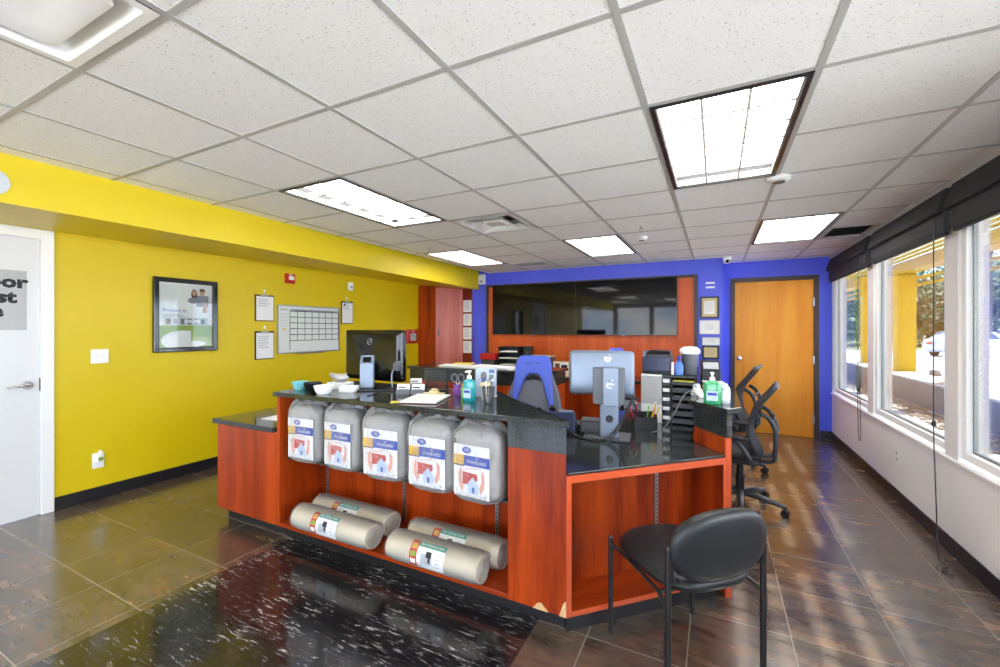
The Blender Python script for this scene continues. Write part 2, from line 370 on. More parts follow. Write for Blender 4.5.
def loft(bm, rings, mi=0, cap=True, closed=True):
    R = [[bm.verts.new(p) for p in r] for r in rings]; n = len(R[0]); fs = []
    for A, B in zip(R, R[1:]):
        for k in range(n if closed else n-1): fs.append(bm.faces.new((A[k], A[(k+1)%n], B[(k+1)%n], B[k])))
    if cap: fs += [bm.faces.new(R[0][::-1]), bm.faces.new(R[-1])]
    setmi(fs, mi); return [v for r in R for v in r]
def sell(a, b, n, k=32):                     # super-ellipse outline
    out = []
    for i in range(k):
        t = 2*PI*i/k; c, s = math.cos(t), math.sin(t)
        out.append((a*math.copysign(abs(c)**(2/n), c), b*math.copysign(abs(s)**(2/n), s)))
    return out
def cushion(bm, outline, th, fn=lambda x, y, z: (x, y, z), mi=0, edge=.35):   # a padded slab on an outline in (x, y)
    prof = [(.0, -.5), (.5, -.5), (.75, -.475), (.88, -.42), (.96, -.30), (.99, -.15), (1, 0), (.99, .15), (.96, .30), (.88, .42), (.75, .475), (.45, .5), (.0, .5)]
    rings = []
    for s, h in prof:
        s = max(s, .02); rings.append([fn(x*s, y*s, th*h) for x, y in outline])
    return loft(bm, rings, mi)
_tx = {}
def text(bm, s, size, at, mi=0, align='CENTER', facing='-Y', rot=0, sx=1, bold=0):
    cu = bpy.data.curves.new('t', 'FONT'); cu.body = s; cu.size = size; cu.align_x = align; cu.align_y = 'CENTER'; cu.resolution_u = 2; cu.offset = bold
    o = bpy.data.objects.new('t', cu); me = bpy.data.meshes.new_from_object(o)
    bpy.data.objects.remove(o); bpy.data.curves.remove(cu)
    n0 = len(bm.verts); f0 = len(bm.faces); bm.from_mesh(me); bpy.data.meshes.remove(me)
    bm.verts.ensure_lookup_table(); bm.faces.ensure_lookup_table()
    R = Matrix.Rotation(PI/2, 4, 'X') if facing == '-Y' else Matrix.Identity(4)
    mtx = Matrix.Translation(at) @ Matrix.Rotation(rot, 4, 'Y' if facing == '-Y' else 'Z') @ R @ Matrix.Diagonal((sx, 1, 1, 1))
    vs = bm.verts[n0:]; bmesh.ops.transform(bm, matrix=mtx, verts=vs)
    for f in bm.faces[f0:]: f.material_index = mi
    return vs

def obj(name, bm, mats, parent=None, smooth=False, bevel=0, seg=2, sub=0, loc=None, rotz=0, recalc=True, kind=None):
    if recalc: bmesh.ops.recalc_face_normals(bm, faces=bm.faces)
    me = bpy.data.meshes.new(name); bm.to_mesh(me); bm.free()
    for m in (mats if isinstance(mats, (list, tuple)) else [mats]): me.materials.append(M[m])
    if smooth:
        me.polygons.foreach_set('use_smooth', [True]*len(me.polygons))
        me.set_sharp_from_angle(angle=math.radians(42))
    o = bpy.data.objects.new(name, me); C.objects.link(o)
    if parent: o.parent = parent
    if loc: o.location = loc
    o.rotation_euler[2] = rotz
    if bevel:
        b = o.modifiers.new('bevel', 'BEVEL'); b.width = bevel; b.segments = seg; b.limit_method = 'ANGLE'; b.angle_limit = math.radians(40)
    if sub:
        s = o.modifiers.new('sub', 'SUBSURF'); s.levels = sub; s.render_levels = sub
    if kind: o['kind'] = kind
    return o
def thing(name, label, cat, loc=(0,0,0), rotz=0, group=None):
    o = bpy.data.objects.new(name, None); C.objects.link(o); o.empty_display_size = .1
    o.location = loc; o.rotation_euler = (0, 0, rotz); o['label'] = label; o['category'] = cat
    if group: o['group'] = group
    return o
def tag(o, label, cat, group=None):
    o['label'] = label; o['category'] = cat
    if group: o['group'] = group
    return o
def struct(name, bm, m, parent=None, **k):
    o = obj(name, bm, m, parent, **k)
    if not parent: o['kind'] = 'structure'
    return o
def dup(root, loc, rotz=None, label=None, group=None):
    r = root.copy(); C.objects.link(r); r.location = loc
    if rotz is not None: r.rotation_euler = (0, 0, rotz)
    if label: r['label'] = label
    if group: r['group'] = group
    for ch in list(root.children):
        c = ch.copy(); C.objects.link(c); c.parent = r
        for g in ch.children:
            d = g.copy(); C.objects.link(d); d.parent = c
    return r
# ---------------------------------------------------------------- room shell
XL, XR, YF, YT, YD, HC = -4.72, 1.36, -3.6, 6.43, 6.98, 2.41
bm = BM(); box(bm, XL-.2, XR+.14, YF-.1, 7.4, -.05, 0); struct('floor', bm, 'floor')

# ceiling on a 2 ft grid; the cells that hold lamps or vents are left open
G = .6096
gx = lambda i: -.27+i*G
gy = lambda j: 1.308+j*G
LAMPS = [(-4, 1), (0, 1), (-2, 5), (-5, 5), (1, 5), (-4, -4), (0, -4), (-2, -6), (1, -7), (-5, -7)]
DIFF = [(-3, 3), (-3, -2)]
HOLE = (2, 6)
SLOT = (-4, 7)
skip = {HOLE}
for i, j in LAMPS: skip |= {(i, j), (i, j+1)}
for c in DIFF: skip.add(c)
bm = BM()
for i in range(-6, 3):
    for j in range(-9, 11):
        if (i, j) in skip: continue
        x0, x1 = max(gx(i), -3.47), min(gx(i+1), XR); y0, y1 = max(gy(j), YF), min(gy(j+1), 7.0)
        if x1-x0 < .01 or y1-y0 < .01: continue
        quad(bm, ((x0,y0,HC),(x0,y1,HC),(x1,y1,HC),(x1,y0,HC)))
struct('ceiling', bm, 'tile', recalc=False)
bm = BM()
for i in range(-5, 3): box(bm, gx(i)-.012, gx(i)+.012, YF, 7.0, HC-.003, HC+.03)
for j in range(-8, 10):
    for i in range(-6, 3):
        if any(i == a and j == b+1 for a, b in LAMPS): continue
        x0, x1 = max(gx(i)+.012, -3.47), min(gx(i+1)-.012, XR)
        if x1 > x0: box(bm, x0, x1, gy(j)-.012, gy(j)+.012, HC-.0025, HC+.03)
box(bm, XR-.03, XR, YF, 7.0, HC-.05, HC-.001)
struct('ceiling_grid', bm, 'grid')
bm = BM(); box(bm, XL-.2, XR+.14, YF-.1, 7.4, HC+.5, HC+.55); struct('ceiling_deck', bm, 'plenum')

# left yellow wall with a door opening, and the dropped soffit along it
D0, D1, DH = .42, 1.345, 2.16
bm = BM()
box(bm, XL-.12, XL, YF, D0, 0, 2.9); box(bm, XL-.12, XL, D1, 7.3, 0, 2.9); box(bm, XL-.12, XL, D0, D1, DH, 2.9)
struct('wall_left', bm, 'yellow')
bm = BM()
loft(bm, [[(XL, y, 2.235), (x, y, 2.14), (x, y, 2.9), (XL, y, 2.9)] for y, x in ((YF, -3.46), (2.2, -3.46), (YT, -3.68))])
struct('soffit_left', bm, 'yellow')
bm = BM()
box(bm, XL, XL+.012, D1+.075, 6.05, 0, .105); box(bm, XL, XL+.012, YF, D0-.075, 0, .105)
struct('baseboard_left', bm, 'base', bevel=.003)

# blue walls at the back
bm = BM()
box(bm, -3.81, .08, YT, YT+.12, 0, 2.9); box(bm, -.04, .08, YT+.12, 7.3, 0, 2.9)
struct('wall_back', bm, 'blue')
OD0, OD1, ODH = .232, 1.172, 2.13
bm = BM()
box(bm, .08, OD0, YD, YD+.12, 0, 2.9); box(bm, OD1, XR+.14, YD, YD+.12, 0, 2.9); box(bm, OD0, OD1, YD, YD+.12, ODH, 2.9)
box(bm, XL, XR+.14, 7.25, 7.35, 0, 2.9); box(bm, XR+.02, XR+.14, YD+.12, 7.25, 0, 2.9)  # unseen boxes behind, added to stop light leaking under the door
struct('wall_back_right', bm, 'blue')
bm = BM(); box(bm, OD1+.06, XR, YD-.012, YD, 0, .105); box(bm, .08, OD0-.06, YD-.012, YD, 0, .105); box(bm, -3.8, .068, YT-.012, YT, 0, .105); box(bm, .08, .092, YT-.012, YD, 0, .105)
struct('baseboard_back', bm, 'base', bevel=.003)

# right window wall
SILL, HEAD = .62, 2.2
COLS = [(6.93, 7.0), (5.33, 5.50), (3.70, 3.87), (2.07, 2.24), (.44, .61), (-1.19, -1.02), (-2.82, -2.65), (YF, -3.3)]
bm = BM()
box(bm, XR, XR+.14, YF, 7.1, 0, SILL); box(bm, XR, XR+.14, YF, 7.1, HEAD, 2.9)
for a, b in COLS: box(bm, XR, XR+.14, a, b, SILL, HEAD)
struct('wall_right', bm, 'wall')
bm = BM(); box(bm, XR-.012, XR, YF, 6.968, 0, .105); struct('baseboard_right', bm, 'base', bevel=.003)
bm = BM(); box(bm, XR-.018, XR+.085, YF, 6.97, SILL-.02, SILL-.002); struct('window_sill', bm, 'white', bevel=.004)
WIN = [(COLS[i+1][1], COLS[i][0]) for i in range(len(COLS)-1)]
for k, (a, b) in enumerate(WIN):
    r = bpy.data.objects.new('window_%d' % (k+1), None); C.objects.link(r); r['kind'] = 'structure'; r.location = (XR+.045, (a+b)/2, SILL+.018)
    h = (b-a)/2-.002; H = HEAD-SILL-.022
    bm = BM()
    for s in (-1, 1):
        y0, y1 = sorted((s*h, s*(h-.055))); box(bm, -.03, .022, y0, y1, 0, H)
    box(bm, -.03, .022, -h+.055, h-.055, 0, .05); box(bm, -.03, .022, -h+.055, h-.055, H-.05, H)
    obj('window_frame', bm, 'white', r, bevel=.004)
    bm = BM()
    for s in (-1, 1):
        y0, y1 = sorted((s*(h-.055), s*(h-.065))); box(bm, .0, .02, y0, y1, .05, H-.05)
    box(bm, .0, .02, -h+.07, h-.07, .05, .065); box(bm, .0, .02, -h+.07, h-.07, H-.065, H-.05)
    obj('glazing_bead', bm, 'bronzealu', r)
    bm = BM(); box(bm, .004, .009, -h+.07, h-.07, .065, H-.065); obj('pane', bm, 'glass', r)

# unseen wall behind the camera, left open without glass to let sky light in
bm = BM()
box(bm, XL-.12, XR+.14, YF-.12, YF, 0, .35); box(bm, XL-.12, XR+.14, YF-.12, YF, 2.25, 2.9)
for x in (XL-.06, -3.4, -2.1, -.8, .4, XR+.05): box(bm, x-.08, x+.08, YF-.12, YF, .35, 2.25)
struct('wall_front', bm, 'wall')

# ---------------------------------------------------------------- doors
d = bpy.data.objects.new('door_1', None); C.objects.link(d); d['kind'] = 'structure'; d.location = (XL, D0, 0); d.rotation_euler = (0, 0, PI/2)
W = D1-D0
bm = BM()
box(bm, -.07, .005, -.02, .12, 0, DH+.07); box(bm, W-.005, W+.07, -.02, .12, 0, DH+.07); box(bm, .005, W-.005, -.02, .12, DH-.005, DH+.07)
obj('door_frame', bm, 'white', d, bevel=.004)
bm = BM(); box(bm, .008, W-.008, -.004, .045, .008, DH-.008); obj('door_leaf', bm, 'doorwhite', d, bevel=.002)
bm = BM(); hx = W-.075
cyl(bm, (hx, -.004, 1.02), (hx, -.016, 1.02), .034, .030, 24)
tube(bm, [(hx, -.012, 1.02), (hx, -.05, 1.02), (hx-.015, -.062, 1.02), (hx-.06, -.064, 1.02), (hx-.125, -.06, 1.016)], [.011, .011, .011, .010, .008], 10)
obj('door_handle', bm, 'chrome', d, smooth=True)
bm = BM(); box(bm, W-.012, W+.002, -.008, -.002, .97, 1.07); obj('strike_plate', bm, 'darkframe', d)
n = thing('paper_notice', 'grey paper notice with bold black words taped on the white door', 'notice', (XL+.005, 1.265, 1.67), PI/2)
bm = BM(); box(bm, -.42, 0, -.002, 0, -.225, .225, 0)
text(bm, 'Door', .125, (-.155, -.0027, .135), 1, sx=1.12, bold=.006); text(bm, 'must', .125, (-.195, -.0027, .02), 1, sx=1.12, bold=.006); text(bm, 'be', .125, (-.19, -.0027, -.085), 1, sx=1.12, bold=.006)
obj('sheet', bm, ['papergrey', 'ink'], n, recalc=False)

d = bpy.data.objects.new('door_2', None); C.objects.link(d); d['kind'] = 'structure'; d.location = (OD0, YD, 0)
W = OD1-OD0
bm = BM()
box(bm, -.05, .005, -.02, .12, 0, ODH+.05); box(bm, W-.005, W+.05, -.02, .12, 0, ODH+.05); box(bm, .005, W-.005, -.02, .12, ODH-.005, ODH+.05)
obj('door_frame', bm, 'darkframe', d, bevel=.004)
bm = BM(); box(bm, .008, W-.008, -.006, .04, .002, ODH-.008); obj('door_leaf', bm, 'doorwood', d, bevel=.002)
bm = BM()
lathe(bm, [(.033, 0), (.033, .006), (.012, .012), (.012, .032), (.026, .042), (.03, .056), (.022, .068), (.001, .07)], seg=20)
o = obj('door_knob', bm, 'chrome', d, smooth=True); o.location = (.07, -.006, 1.04); o.rotation_euler = (PI/2, 0, 0)
for z in (.25, 1.04, 1.82):
    bm = BM(); box(bm, W-.02, W-.002, -.014, -.006, z-.055, z+.055); cyl(bm, (W-.004, -.014, z-.055), (W-.004, -.014, z+.055), .007)
    obj('hinge', bm, 'alu', d)

# ---------------------------------------------------------------- ceiling things
def troffer(i, j, label):
    t = thing('ceiling_light', label, 'ceiling light', (gx(i)+G/2, gy(j)+G, HC-.006), 0, 'recessed ceiling lights')
    a, b = G/2-.013, G-.013
    bm = BM()
    for s in (-1, 1):
        x0, x1 = sorted((s*a, s*(a-.02))); box(bm, x0, x1, -b, b, -.002, .09)
        y0, y1 = sorted((s*b, s*(b-.02))); box(bm, -a+.02, a-.02, y0, y1, -.002, .09)
    obj('frame', bm, 'blackmetal', t)
    bm = BM(); box(bm, -a+.02, a-.02, -b+.02, b-.02, .075, .085); obj('lamp_panel', bm, 'lens', t)
    bm = BM()                                  # parabolic louver: 3 x 6 cells
    aa, bb = a-.022, b-.022
    for k in range(4):
        x = -aa+2*aa*k/3; yprism(bm, [(x-.006, .006), (x+.006, .006), (x+.0015, .04), (x-.0015, .04)], -bb, bb)
    for k in range(7):
        y = -bb+2*bb*k/6; sideprism(bm, [(y-.009, .008), (y+.009, .008), (y+.002, .045), (y-.002, .045)], -aa, aa)
    obj('louver', bm, 'louver', t)
    return t
names = ['recessed light in ceiling above the left side of the counter, beside the yellow soffit',
  'large recessed light in ceiling nearest the camera at upper right', 'recessed light in ceiling in front of the middle of the video screens',
  'recessed light in ceiling far back by the end of the yellow soffit', 'recessed light in ceiling near the window blinds and the orange door']
for k, (i, j) in enumerate(LAMPS):
    troffer(i, j, names[k] if k < 5 else 'recessed light in ceiling over the front of the room behind the camera')  # those behind the camera are unseen, added for their light

def diffuser(i, j, label):
    t = thing('ceiling_diffuser', label, 'air vent', (gx(i)+G/2, gy(j)+G/2, HC-.006), 0)
    a = G/2-.013
    bm = BM()
    def ring(a0, z0, a1, z1):
        q0 = [(-a0,-a0,z0),(a0,-a0,z0),(a0,a0,z0),(-a0,a0,z0)]; q1 = [(-a1,-a1,z1),(a1,-a1,z1),(a1,a1,z1),(-a1,a1,z1)]
        for k in range(4): quad(bm, (q0[k], q0[(k+1)%4], q1[(k+1)%4], q1[k]))
    ring(a, 0, a-.04, 0); ring(a-.04, 0, a-.055, .09); obj('frame', bm, 'white', t, recalc=False)
    bm = BM()
    for k in range(3):
        s = a-.055-.07*k; ring(s, -.004, s-.055, .04); ring(s-.002, -.001, s-.057, .043)
    obj('vane', bm, 'louver', t, recalc=False)
    bm = BM(); quad(bm, [(-.075,-.075,.005),(-.075,.075,.005),(.075,.075,.005),(.075,-.075,.005)]); ring(.076, .005, .11, .03); obj('centre_plate', bm, 'white', t, recalc=False)
    bm = BM(); box(bm, -a, a, -a, a, .1, .11); obj('duct', bm, 'plenum', t)
diffuser(-3, 3, 'square slotted air diffuser in the ceiling, beyond the counter')
# big pan diffuser in the upper left corner of the photo
t = thing('ceiling_diffuser', 'large white air diffuser with a plain raised pan, upper left corner of ceiling', 'air vent', (gx(-3)+G/2, gy(-2)+G/2, HC-.006))
a = G/2-.013; bm = BM()
def rr(s, z, r=.02, n=5):
    out = []
    for cx, cy, t0 in ((s-r, s-r, 0), (-s+r, s-r, PI/2), (-s+r, -s+r, PI), (s-r, -s+r, 1.5*PI)):
        for k in range(n): q = t0+PI/2*k/(n-1); out.append((cx+r*math.cos(q), cy+r*math.sin(q), z))
    return out
loft(bm, [rr(a, 0, .004), rr(a-.03, -.001, .01), rr(a-.045, .03, .012), rr(a-.07, .05, .02)], cap=False); obj('frame', bm, 'white', t, smooth=True, recalc=False)
bm = BM(); loft(bm, [rr(a-.085, .03, .03), rr(a-.075, .012, .03), rr(a-.08, .004, .03), rr(a-.10, .002, .03), rr(a-.15, .016, .05), rr(.08, .022, .03), rr(.01, .022, .004)]); obj('pan', bm, 'white', t, smooth=True)
bm = BM(); box(bm, -a, a, -a, a, .1, .11); obj('duct', bm, 'plenum', t)
# open return
t = thing('return_air_opening', 'dark open return-air grille in the ceiling beside the window blinds', 'air vent', (gx(2), gy(6), HC-.004))
ww = XR-.03-gx(2); bm = BM()
for x0, x1, y0, y1 in ((.012, .035, .012, G-.012), (ww-.02, ww, .012, G-.012), (.035, ww-.02, .012, .035), (.035, ww-.02, G-.035, G-.012)): box(bm, x0, x1, y0, y1, -.004, .02)
obj('frame', bm, 'grid', t)
bm = BM(); box(bm, .012, ww, .012, G-.012, .18, .19); box(bm, .008, .012, .012, G-.012, .02, .19); box(bm, ww, ww+.004, .012, G-.012, .02, .19); box(bm, .012, ww, G-.012, G-.008, .02, .19); box(bm, .012, ww, .008, .012, .02, .19)
obj('duct', bm, 'plenum', t)
bm = BM()
for k in range(9): mbox(bm, Matrix.Translation((ww/2, .08+.055*k, .02)) @ Matrix.Rotation(.7, 4, 'X'), ww-.06, .03, .002)
obj('blade', bm, 'blackmetal', t)
# slotted vent near the back wall
t = thing('slot_vent', 'pale slotted vent panel in the ceiling near the blue wall', 'air vent', (gx(-4)+.02, gy(7)-.0, HC-.006))
bm = BM(); box(bm, 0, .56, 0, .30, -.002, .004, 0)
for k in range(6): box(bm, .06, .50, .04+.04*k, .055+.04*k, -.0035, -.0018, 1)
obj('grille', bm, ['white', 'sockgrey'], t)
# detectors, sprinklers, camera
def detector(x, y, label, r=.06, h=.035):
    t = thing('smoke_detector', label, 'smoke detector', (x, y, HC))
    bm = BM(); lathe(bm, [(r, 0), (r, -.008), (r*.92, -.012), (r*.9, -h*.7), (r*.7, -h), (.001, -h)], seg=24); obj('housing', bm, 'white', t, smooth=True)
    bm = BM(); lathe(bm, [(r*.5, -h), (r*.5, -h-.004), (.001, -h-.004)], seg=20); obj('sensor', bm, 'greyplastic', t, smooth=True)
detector(-.69, 4.62, 'white smoke detector on ceiling beside the middle far light')
detector(.352, 3.19, 'white round detector at the rear corner of the nearest ceiling light', .07, .03)
def sprinkler(x, y, label):
    t = thing('sprinkler', label, 'sprinkler', (x, y, HC))
    bm = BM(); lathe(bm, [(.032, 0), (.030, -.004), (.012, -.008)], seg=18); obj('escutcheon', bm, 'white', t, smooth=True)
    bm = BM(); cyl(bm, (0, 0, -.006), (0, 0, -.03), .008); tube(bm, [(-.011, 0, -.026), (-.013, 0, -.045), (0, 0, -.058)], .003, 6); tube(bm, [(.011, 0, -.026), (.013, 0, -.045), (0, 0, -.058)], .003, 6)
    lathe(bm, [(.018, -.058), (.018, -.060), (.001, -.060)], seg=14); obj('head', bm, 'alu', t, smooth=True)
sprinkler(-.62, 4.10, 'small sprinkler head in ceiling in front of the smoke detector')
sprinkler(-2.97, 4.03, 'small sprinkler head in ceiling near the yellow soffit')
t = thing('security_camera', 'white dome security camera with black lens, top of the blue wall corner', 'camera', (.13, YT-.02, HC))
bm = BM(); lathe(bm, [(.055, 0), (.055, -.03), (.048, -.034), (.001, -.034)], seg=22); obj('base', bm, 'white', t, smooth=True)
bm = BM(); cyl(bm, (-.02, .0, -.05), (.0, -.06, -.062), .032, .034, 18); obj('barrel', bm, 'white', t, smooth=True)
bm = BM(); cyl(bm, (0, -.06, -.062), (.001, -.065, -.063), .024, .022, 18); obj('lens', bm, 'blackgloss', t, smooth=True)

# ---------------------------------------------------------------- things on the yellow wall
def onleft(name, label, cat, y, z, group=None, x=XL): return thing(name, label, cat, (x, y, z), PI/2, group)
t = onleft('framed_poster', 'black framed glossy advertising poster hanging on the yellow wall', 'picture', 2.368, 1.59)
bm = BM(); w2, h2 = .287, .36
for s in (-1, 1):
    x0, x1 = sorted((s*w2, s*(w2-.045))); box(bm, x0, x1, -.035, 0, -h2, h2)
    z0, z1 = sorted((s*h2, s*(h2-.045))); box(bm, -w2+.045, w2-.045, -.035, 0, z0, z1)
obj('frame', bm, 'blackgloss', t, bevel=.008)
bm = BM(); pw, ph = w2-.043, h2-.043; y = -.010
card(bm, -pw, pw, -ph, ph, y, 0)
card(bm, -pw, pw, -ph, -.10, y-.0006, 1)
def blob(cx, cz, a, b, yy, mi, k=20): 
    f = bm.faces.new([bm.verts.new((cx+a*math.cos(2*PI*i/k), yy, cz+b*math.sin(2*PI*i/k))) for i in range(k)]); f.material_index = mi
blob(-.03, -.25, .19, .10, y-.0012, 0); blob(.05, -.285, .13, .03, y-.0018, 0)
card(bm, .04, .21, -.28, -.12, y-.0015, 1)
blob(.07, .21, .028, .055, y-.001, 3); blob(.07, .225, .02, .028, y-.0016, 2); blob(.145, .235, .026, .034, y-.001, 2); blob(.145, .258, .028, .018, y-.0016, 3)
card(bm, .09, .205, .09, .205, y-.0009, 4); card(bm, .15, .19, .03, .14, y-.0013, 2); blob(.06, .15, .05, .03, y-.0012, 4)
card(bm, -.20, .20, -.10, -.02, y-.0008, 5); 
for k in range(6): card(bm, -.18+.062*k, -.14+.062*k, -.09, -.035, y-.0014, (3, 4, 6)[k % 3])
text(bm, 'Protect it.', .055, (-.10, y-.0015, .045), 7, sx=.95)
card(bm, -.02, .13, -.075, -.045, y-.002, 0); text(bm, 'Rent it.', .03, (.05, y-.0024, -.06), 7)
for k in range(3): card(bm, -.20, -.05+.02*k, .005-.012*k, .009-.012*k, y-.0014, 6)
obj('print', bm, ['paper', 'green', 'skin', 'clipwood', 'inkgrey', 'skyprint', 'greyplastic', 'blueink'], t, recalc=False)
bm = BM(); box(bm, -pw, pw, -.016, -.014, -ph, ph); obj('glass', bm, 'picglass', t)

t = onleft('switch_plate', 'white double switch plate on the yellow wall beside the white door', 'switch', 1.70, 1.22)
bm = BM(); box(bm, -.06, .06, -.007, 0, -.06, .06); obj('plate', bm, 'white', t, bevel=.003)
for x in (-.023, .023):
    bm = BM(); box(bm, x-.007, x+.007, -.0078, -.006, -.014, .014); mbox(bm, Matrix.Translation((x, -.012, .004)) @ Matrix.Rotation(.5, 4, 'X'), .008, .016, .009); obj('toggle', bm, 'white', t)
t = onleft('wall_outlet', 'white outlet with a plugged-in air freshener low on the yellow wall', 'outlet', 1.69, .33)
bm = BM(); box(bm, -.04, .04, -.007, 0, -.065, .065); obj('plate', bm, 'white', t, bevel=.003)
bm = BM(); box(bm, -.015, .025, -.04, -.007, -.01, .06); cyl(bm, (.005, -.03, .05), (.005, -.03, .09), .016, .012); obj('plug_in', bm, 'white', t, bevel=.004)
bm = BM(); box(bm, -.012, .022, -.041, -.039, .0, .03); obj('plug_label', bm, 'green', t)
def clipboard(y, z, w2, h2, label, lines, dark, dots=False):
    t = onleft('clipboard', label, 'clipboard', y, z, 'clipboards on the yellow wall')
    bm = BM(); box(bm, -w2, w2, -.006, 0, -h2, h2); obj('board', bm, 'clipwood' if not dark else 'black', t, bevel=.002)
    bm = BM(); card(bm, -w2*.86, w2*.92, -h2*.93, h2*.88, -.0075, 0)
    for k in range(lines): card(bm, -w2*.7, w2*(.2+.5*random.random()), h2*(.62-.16*k), h2*(.66-.16*k), -.0082, 1)
    if dots: card(bm, -w2*.6, -w2*.3, h2*.6, h2*.78, -.0082, 2)
    obj('sheet', bm, ['paper', 'inkgrey', 'ink'], t, recalc=False)
    bm = BM(); box(bm, -w2*.42, w2*.42, -.014, -.0078, h2*.84, h2*.98); cyl(bm, (-w2*.3, -.014, h2*.98), (w2*.3, -.014, h2*.98), .006); cyl(bm, (0, -.014, h2), (0, -.014, h2+.03), .004)
    obj('clip', bm, 'alu', t, smooth=True)
    bm = BM(); cyl(bm, (0, 0, h2+.04), (0, -.02, h2+.04), .004); mbox(bm, Matrix.Translation((0, -.002, h2+.045)), .02, .004, .035); obj('wall_hook', bm, 'white', t)
clipboard(3.195, 1.70, .12, .155, 'clipboard with blank-looking list on yellow wall, upper one of the stacked pair', 4, False)
clipboard(3.195, 1.265, .12, .165, 'clipboard with printed lines on yellow wall, lower one of the stacked pair', 6, True)
clipboard(4.445, 1.69, .11, .16, 'clipboard right of the calendar whiteboard, above the black monitor', 3, True, True)
t = onleft('calendar_whiteboard', 'white dry-erase calendar board with a black month grid on the yellow wall', 'whiteboard', 3.825, 1.452)
w2, h2 = .472, .298
bm = BM()
for s in (-1, 1):
    x0, x1 = sorted((s*w2, s*(w2-.014))); box(bm, x0, x1, -.016, 0, -h2, h2)
    z0, z1 = sorted((s*h2, s*(h2-.014))); box(bm, -w2+.014, w2-.014, -.016, 0, z0, z1)
obj('frame', bm, 'alu', t)
bm = BM(); card(bm, -w2+.012, w2-.012, -h2+.012, h2-.012, -.008, 0)
x0, x1, z0, z1 = -.30, .455, -.14, .225
for k in range(8): xx = x0+(x1-x0)*k/7; box(bm, xx-.0035, xx+.0035, -.0095, -.0082, z0-(.12 if k == 0 else 0), z1, 1)
for k in range(6): zz = z0+(z1-z0)*k/5; box(bm, x0, x1, -.0095, -.0082, zz-.004, zz+.004, 1)
card(bm, x0, x1, z1+.0, z1+.025, -.0085, 2)
text(bm, 'SUN   MON   TUE   WED   THU   FRI   SAT', .024, ((x0+x1)/2, -.0092, z1+.013), 1, sx=1.35)
text(bm, 'MONTH', .03, (-.38, -.0092, .24), 3)
for k in range(5): card(bm, -.44, -.34, .18-.035*k, .184-.035*k, -.0088, 2)
for k in range(5): card(bm, x0+.02, x0+.07, z0+.075+.073*k, z0+.08+.073*k, -.0088, 2)
card(bm, -.40, -.36, -.01, .015, -.0088, 4)
obj('board', bm, ['board', 'ink', 'inkgrey', 'ink', 'yellowpaper'], t, recalc=False)
bm = BM(); box(bm, -.2, .2, -.03, -.0, -h2-.012, -h2); obj('pen_tray', bm, 'alu', t)
t = onleft('fire_alarm_strobe', 'small red fire alarm strobe high on the yellow wall', 'alarm', 3.52, 2.08)
bm = BM(); box(bm, -.065, .065, -.03, 0, -.06, .06); obj('housing', bm, 'red', t, bevel=.006)
bm = BM(); box(bm, -.03, .04, -.045, -.03, -.02, .025); obj('lens', bm, 'white', t, bevel=.006)
bm = BM(); text(bm, 'FIRE', .028, (0, -.0308, .042), 0); obj('lettering', bm, 'white', t)
t = onleft('motion_sensor', 'small white sensor box high on the yellow wall near the tall cabinet', 'sensor', 4.495, 2.07)
bm = BM(); box(bm, -.04, .04, -.04, 0, -.06, .06); obj('housing', bm, 'white', t, bevel=.01)
bm = BM(); box(bm, -.025, .025, -.0415, -.039, -.03, .005); obj('window', bm, 'papergrey', t, bevel=.002)
t = onleft('fire_alarm_pull', 'red fire alarm pull station on the yellow wall beside the tall cabinet', 'alarm', 5.88, 1.33)
bm = BM(); box(bm, -.14, .14, -.05, 0, -.12, .12); obj('cover', bm, 'red', t, bevel=.012)
bm = BM(); box(bm, -.075, .075, -.058, -.05, -.075, .05); obj('pull_plate', bm, 'papergrey', t, bevel=.004)
bm = BM(); text(bm, 'FIRE', .04, (0, -.0515, .085), 0); text(bm, 'PULL', .035, (0, -.0592, .01), 1); obj('lettering', bm, ['white', 'ink'], t)
t = onleft('wall_speaker', 'round white wall speaker on the yellow soffit at the left edge', 'speaker', .795, 2.245, x=-3.46)
bm = BM(); lathe(bm, [(.07, 0), (.07, .010), (.058, .016), (.001, .018)], seg=28); o = obj('grille', bm, 'skyprint', t, smooth=True); o.rotation_euler = (PI/2, 0, 0)

# ---------------------------------------------------------------- back wall things
t = thing('wall_panel', 'large cherry veneer panel with dark frame on the blue wall behind the screens', 'panelling', (-1.87, YT, 0))
bm = BM(); box(bm, -1.60, 1.60, -.02, 0, .14, 2.165); obj('veneer', bm, 'panel', t)
bm = BM()
for s in (-1, 1):
    x0, x1 = sorted((s*1.60, s*1.645)); box(bm, x0, x1, -.035, 0, .14, 2.205)
box(bm, -1.60, 1.60, -.035, 0, 2.165, 2.205); obj('frame', bm, 'darkframe', t, bevel=.004)
def tv(xc, label):
    t = thing('television', label, 'television', (xc, YT-.02, 1.775), 0, 'video wall screens')
    bm = BM(); box(bm, -.722, .722, -.05, -.005, -.408, .408); obj('bezel', bm, 'blackgloss', t, bevel=.004)
    bm = BM(); card(bm, -.712, .712, -.396, .400, -.0515); obj('screen', bm, 'screen', t, recalc=False)
    bm = BM(); box(bm, -.022, .022, -.053, -.03, -.422, -.408); obj('sensor', bm, 'silver', t)
    bm = BM(); box(bm, -.25, .25, -.005, 0, -.2, .2); obj('wall_mount', bm, 'blackmetal', t)
tv(-2.652, 'black television, left one of the two screens on the cherry panel')
tv(-1.205, 'black television, right one of the two screens on the cherry panel')
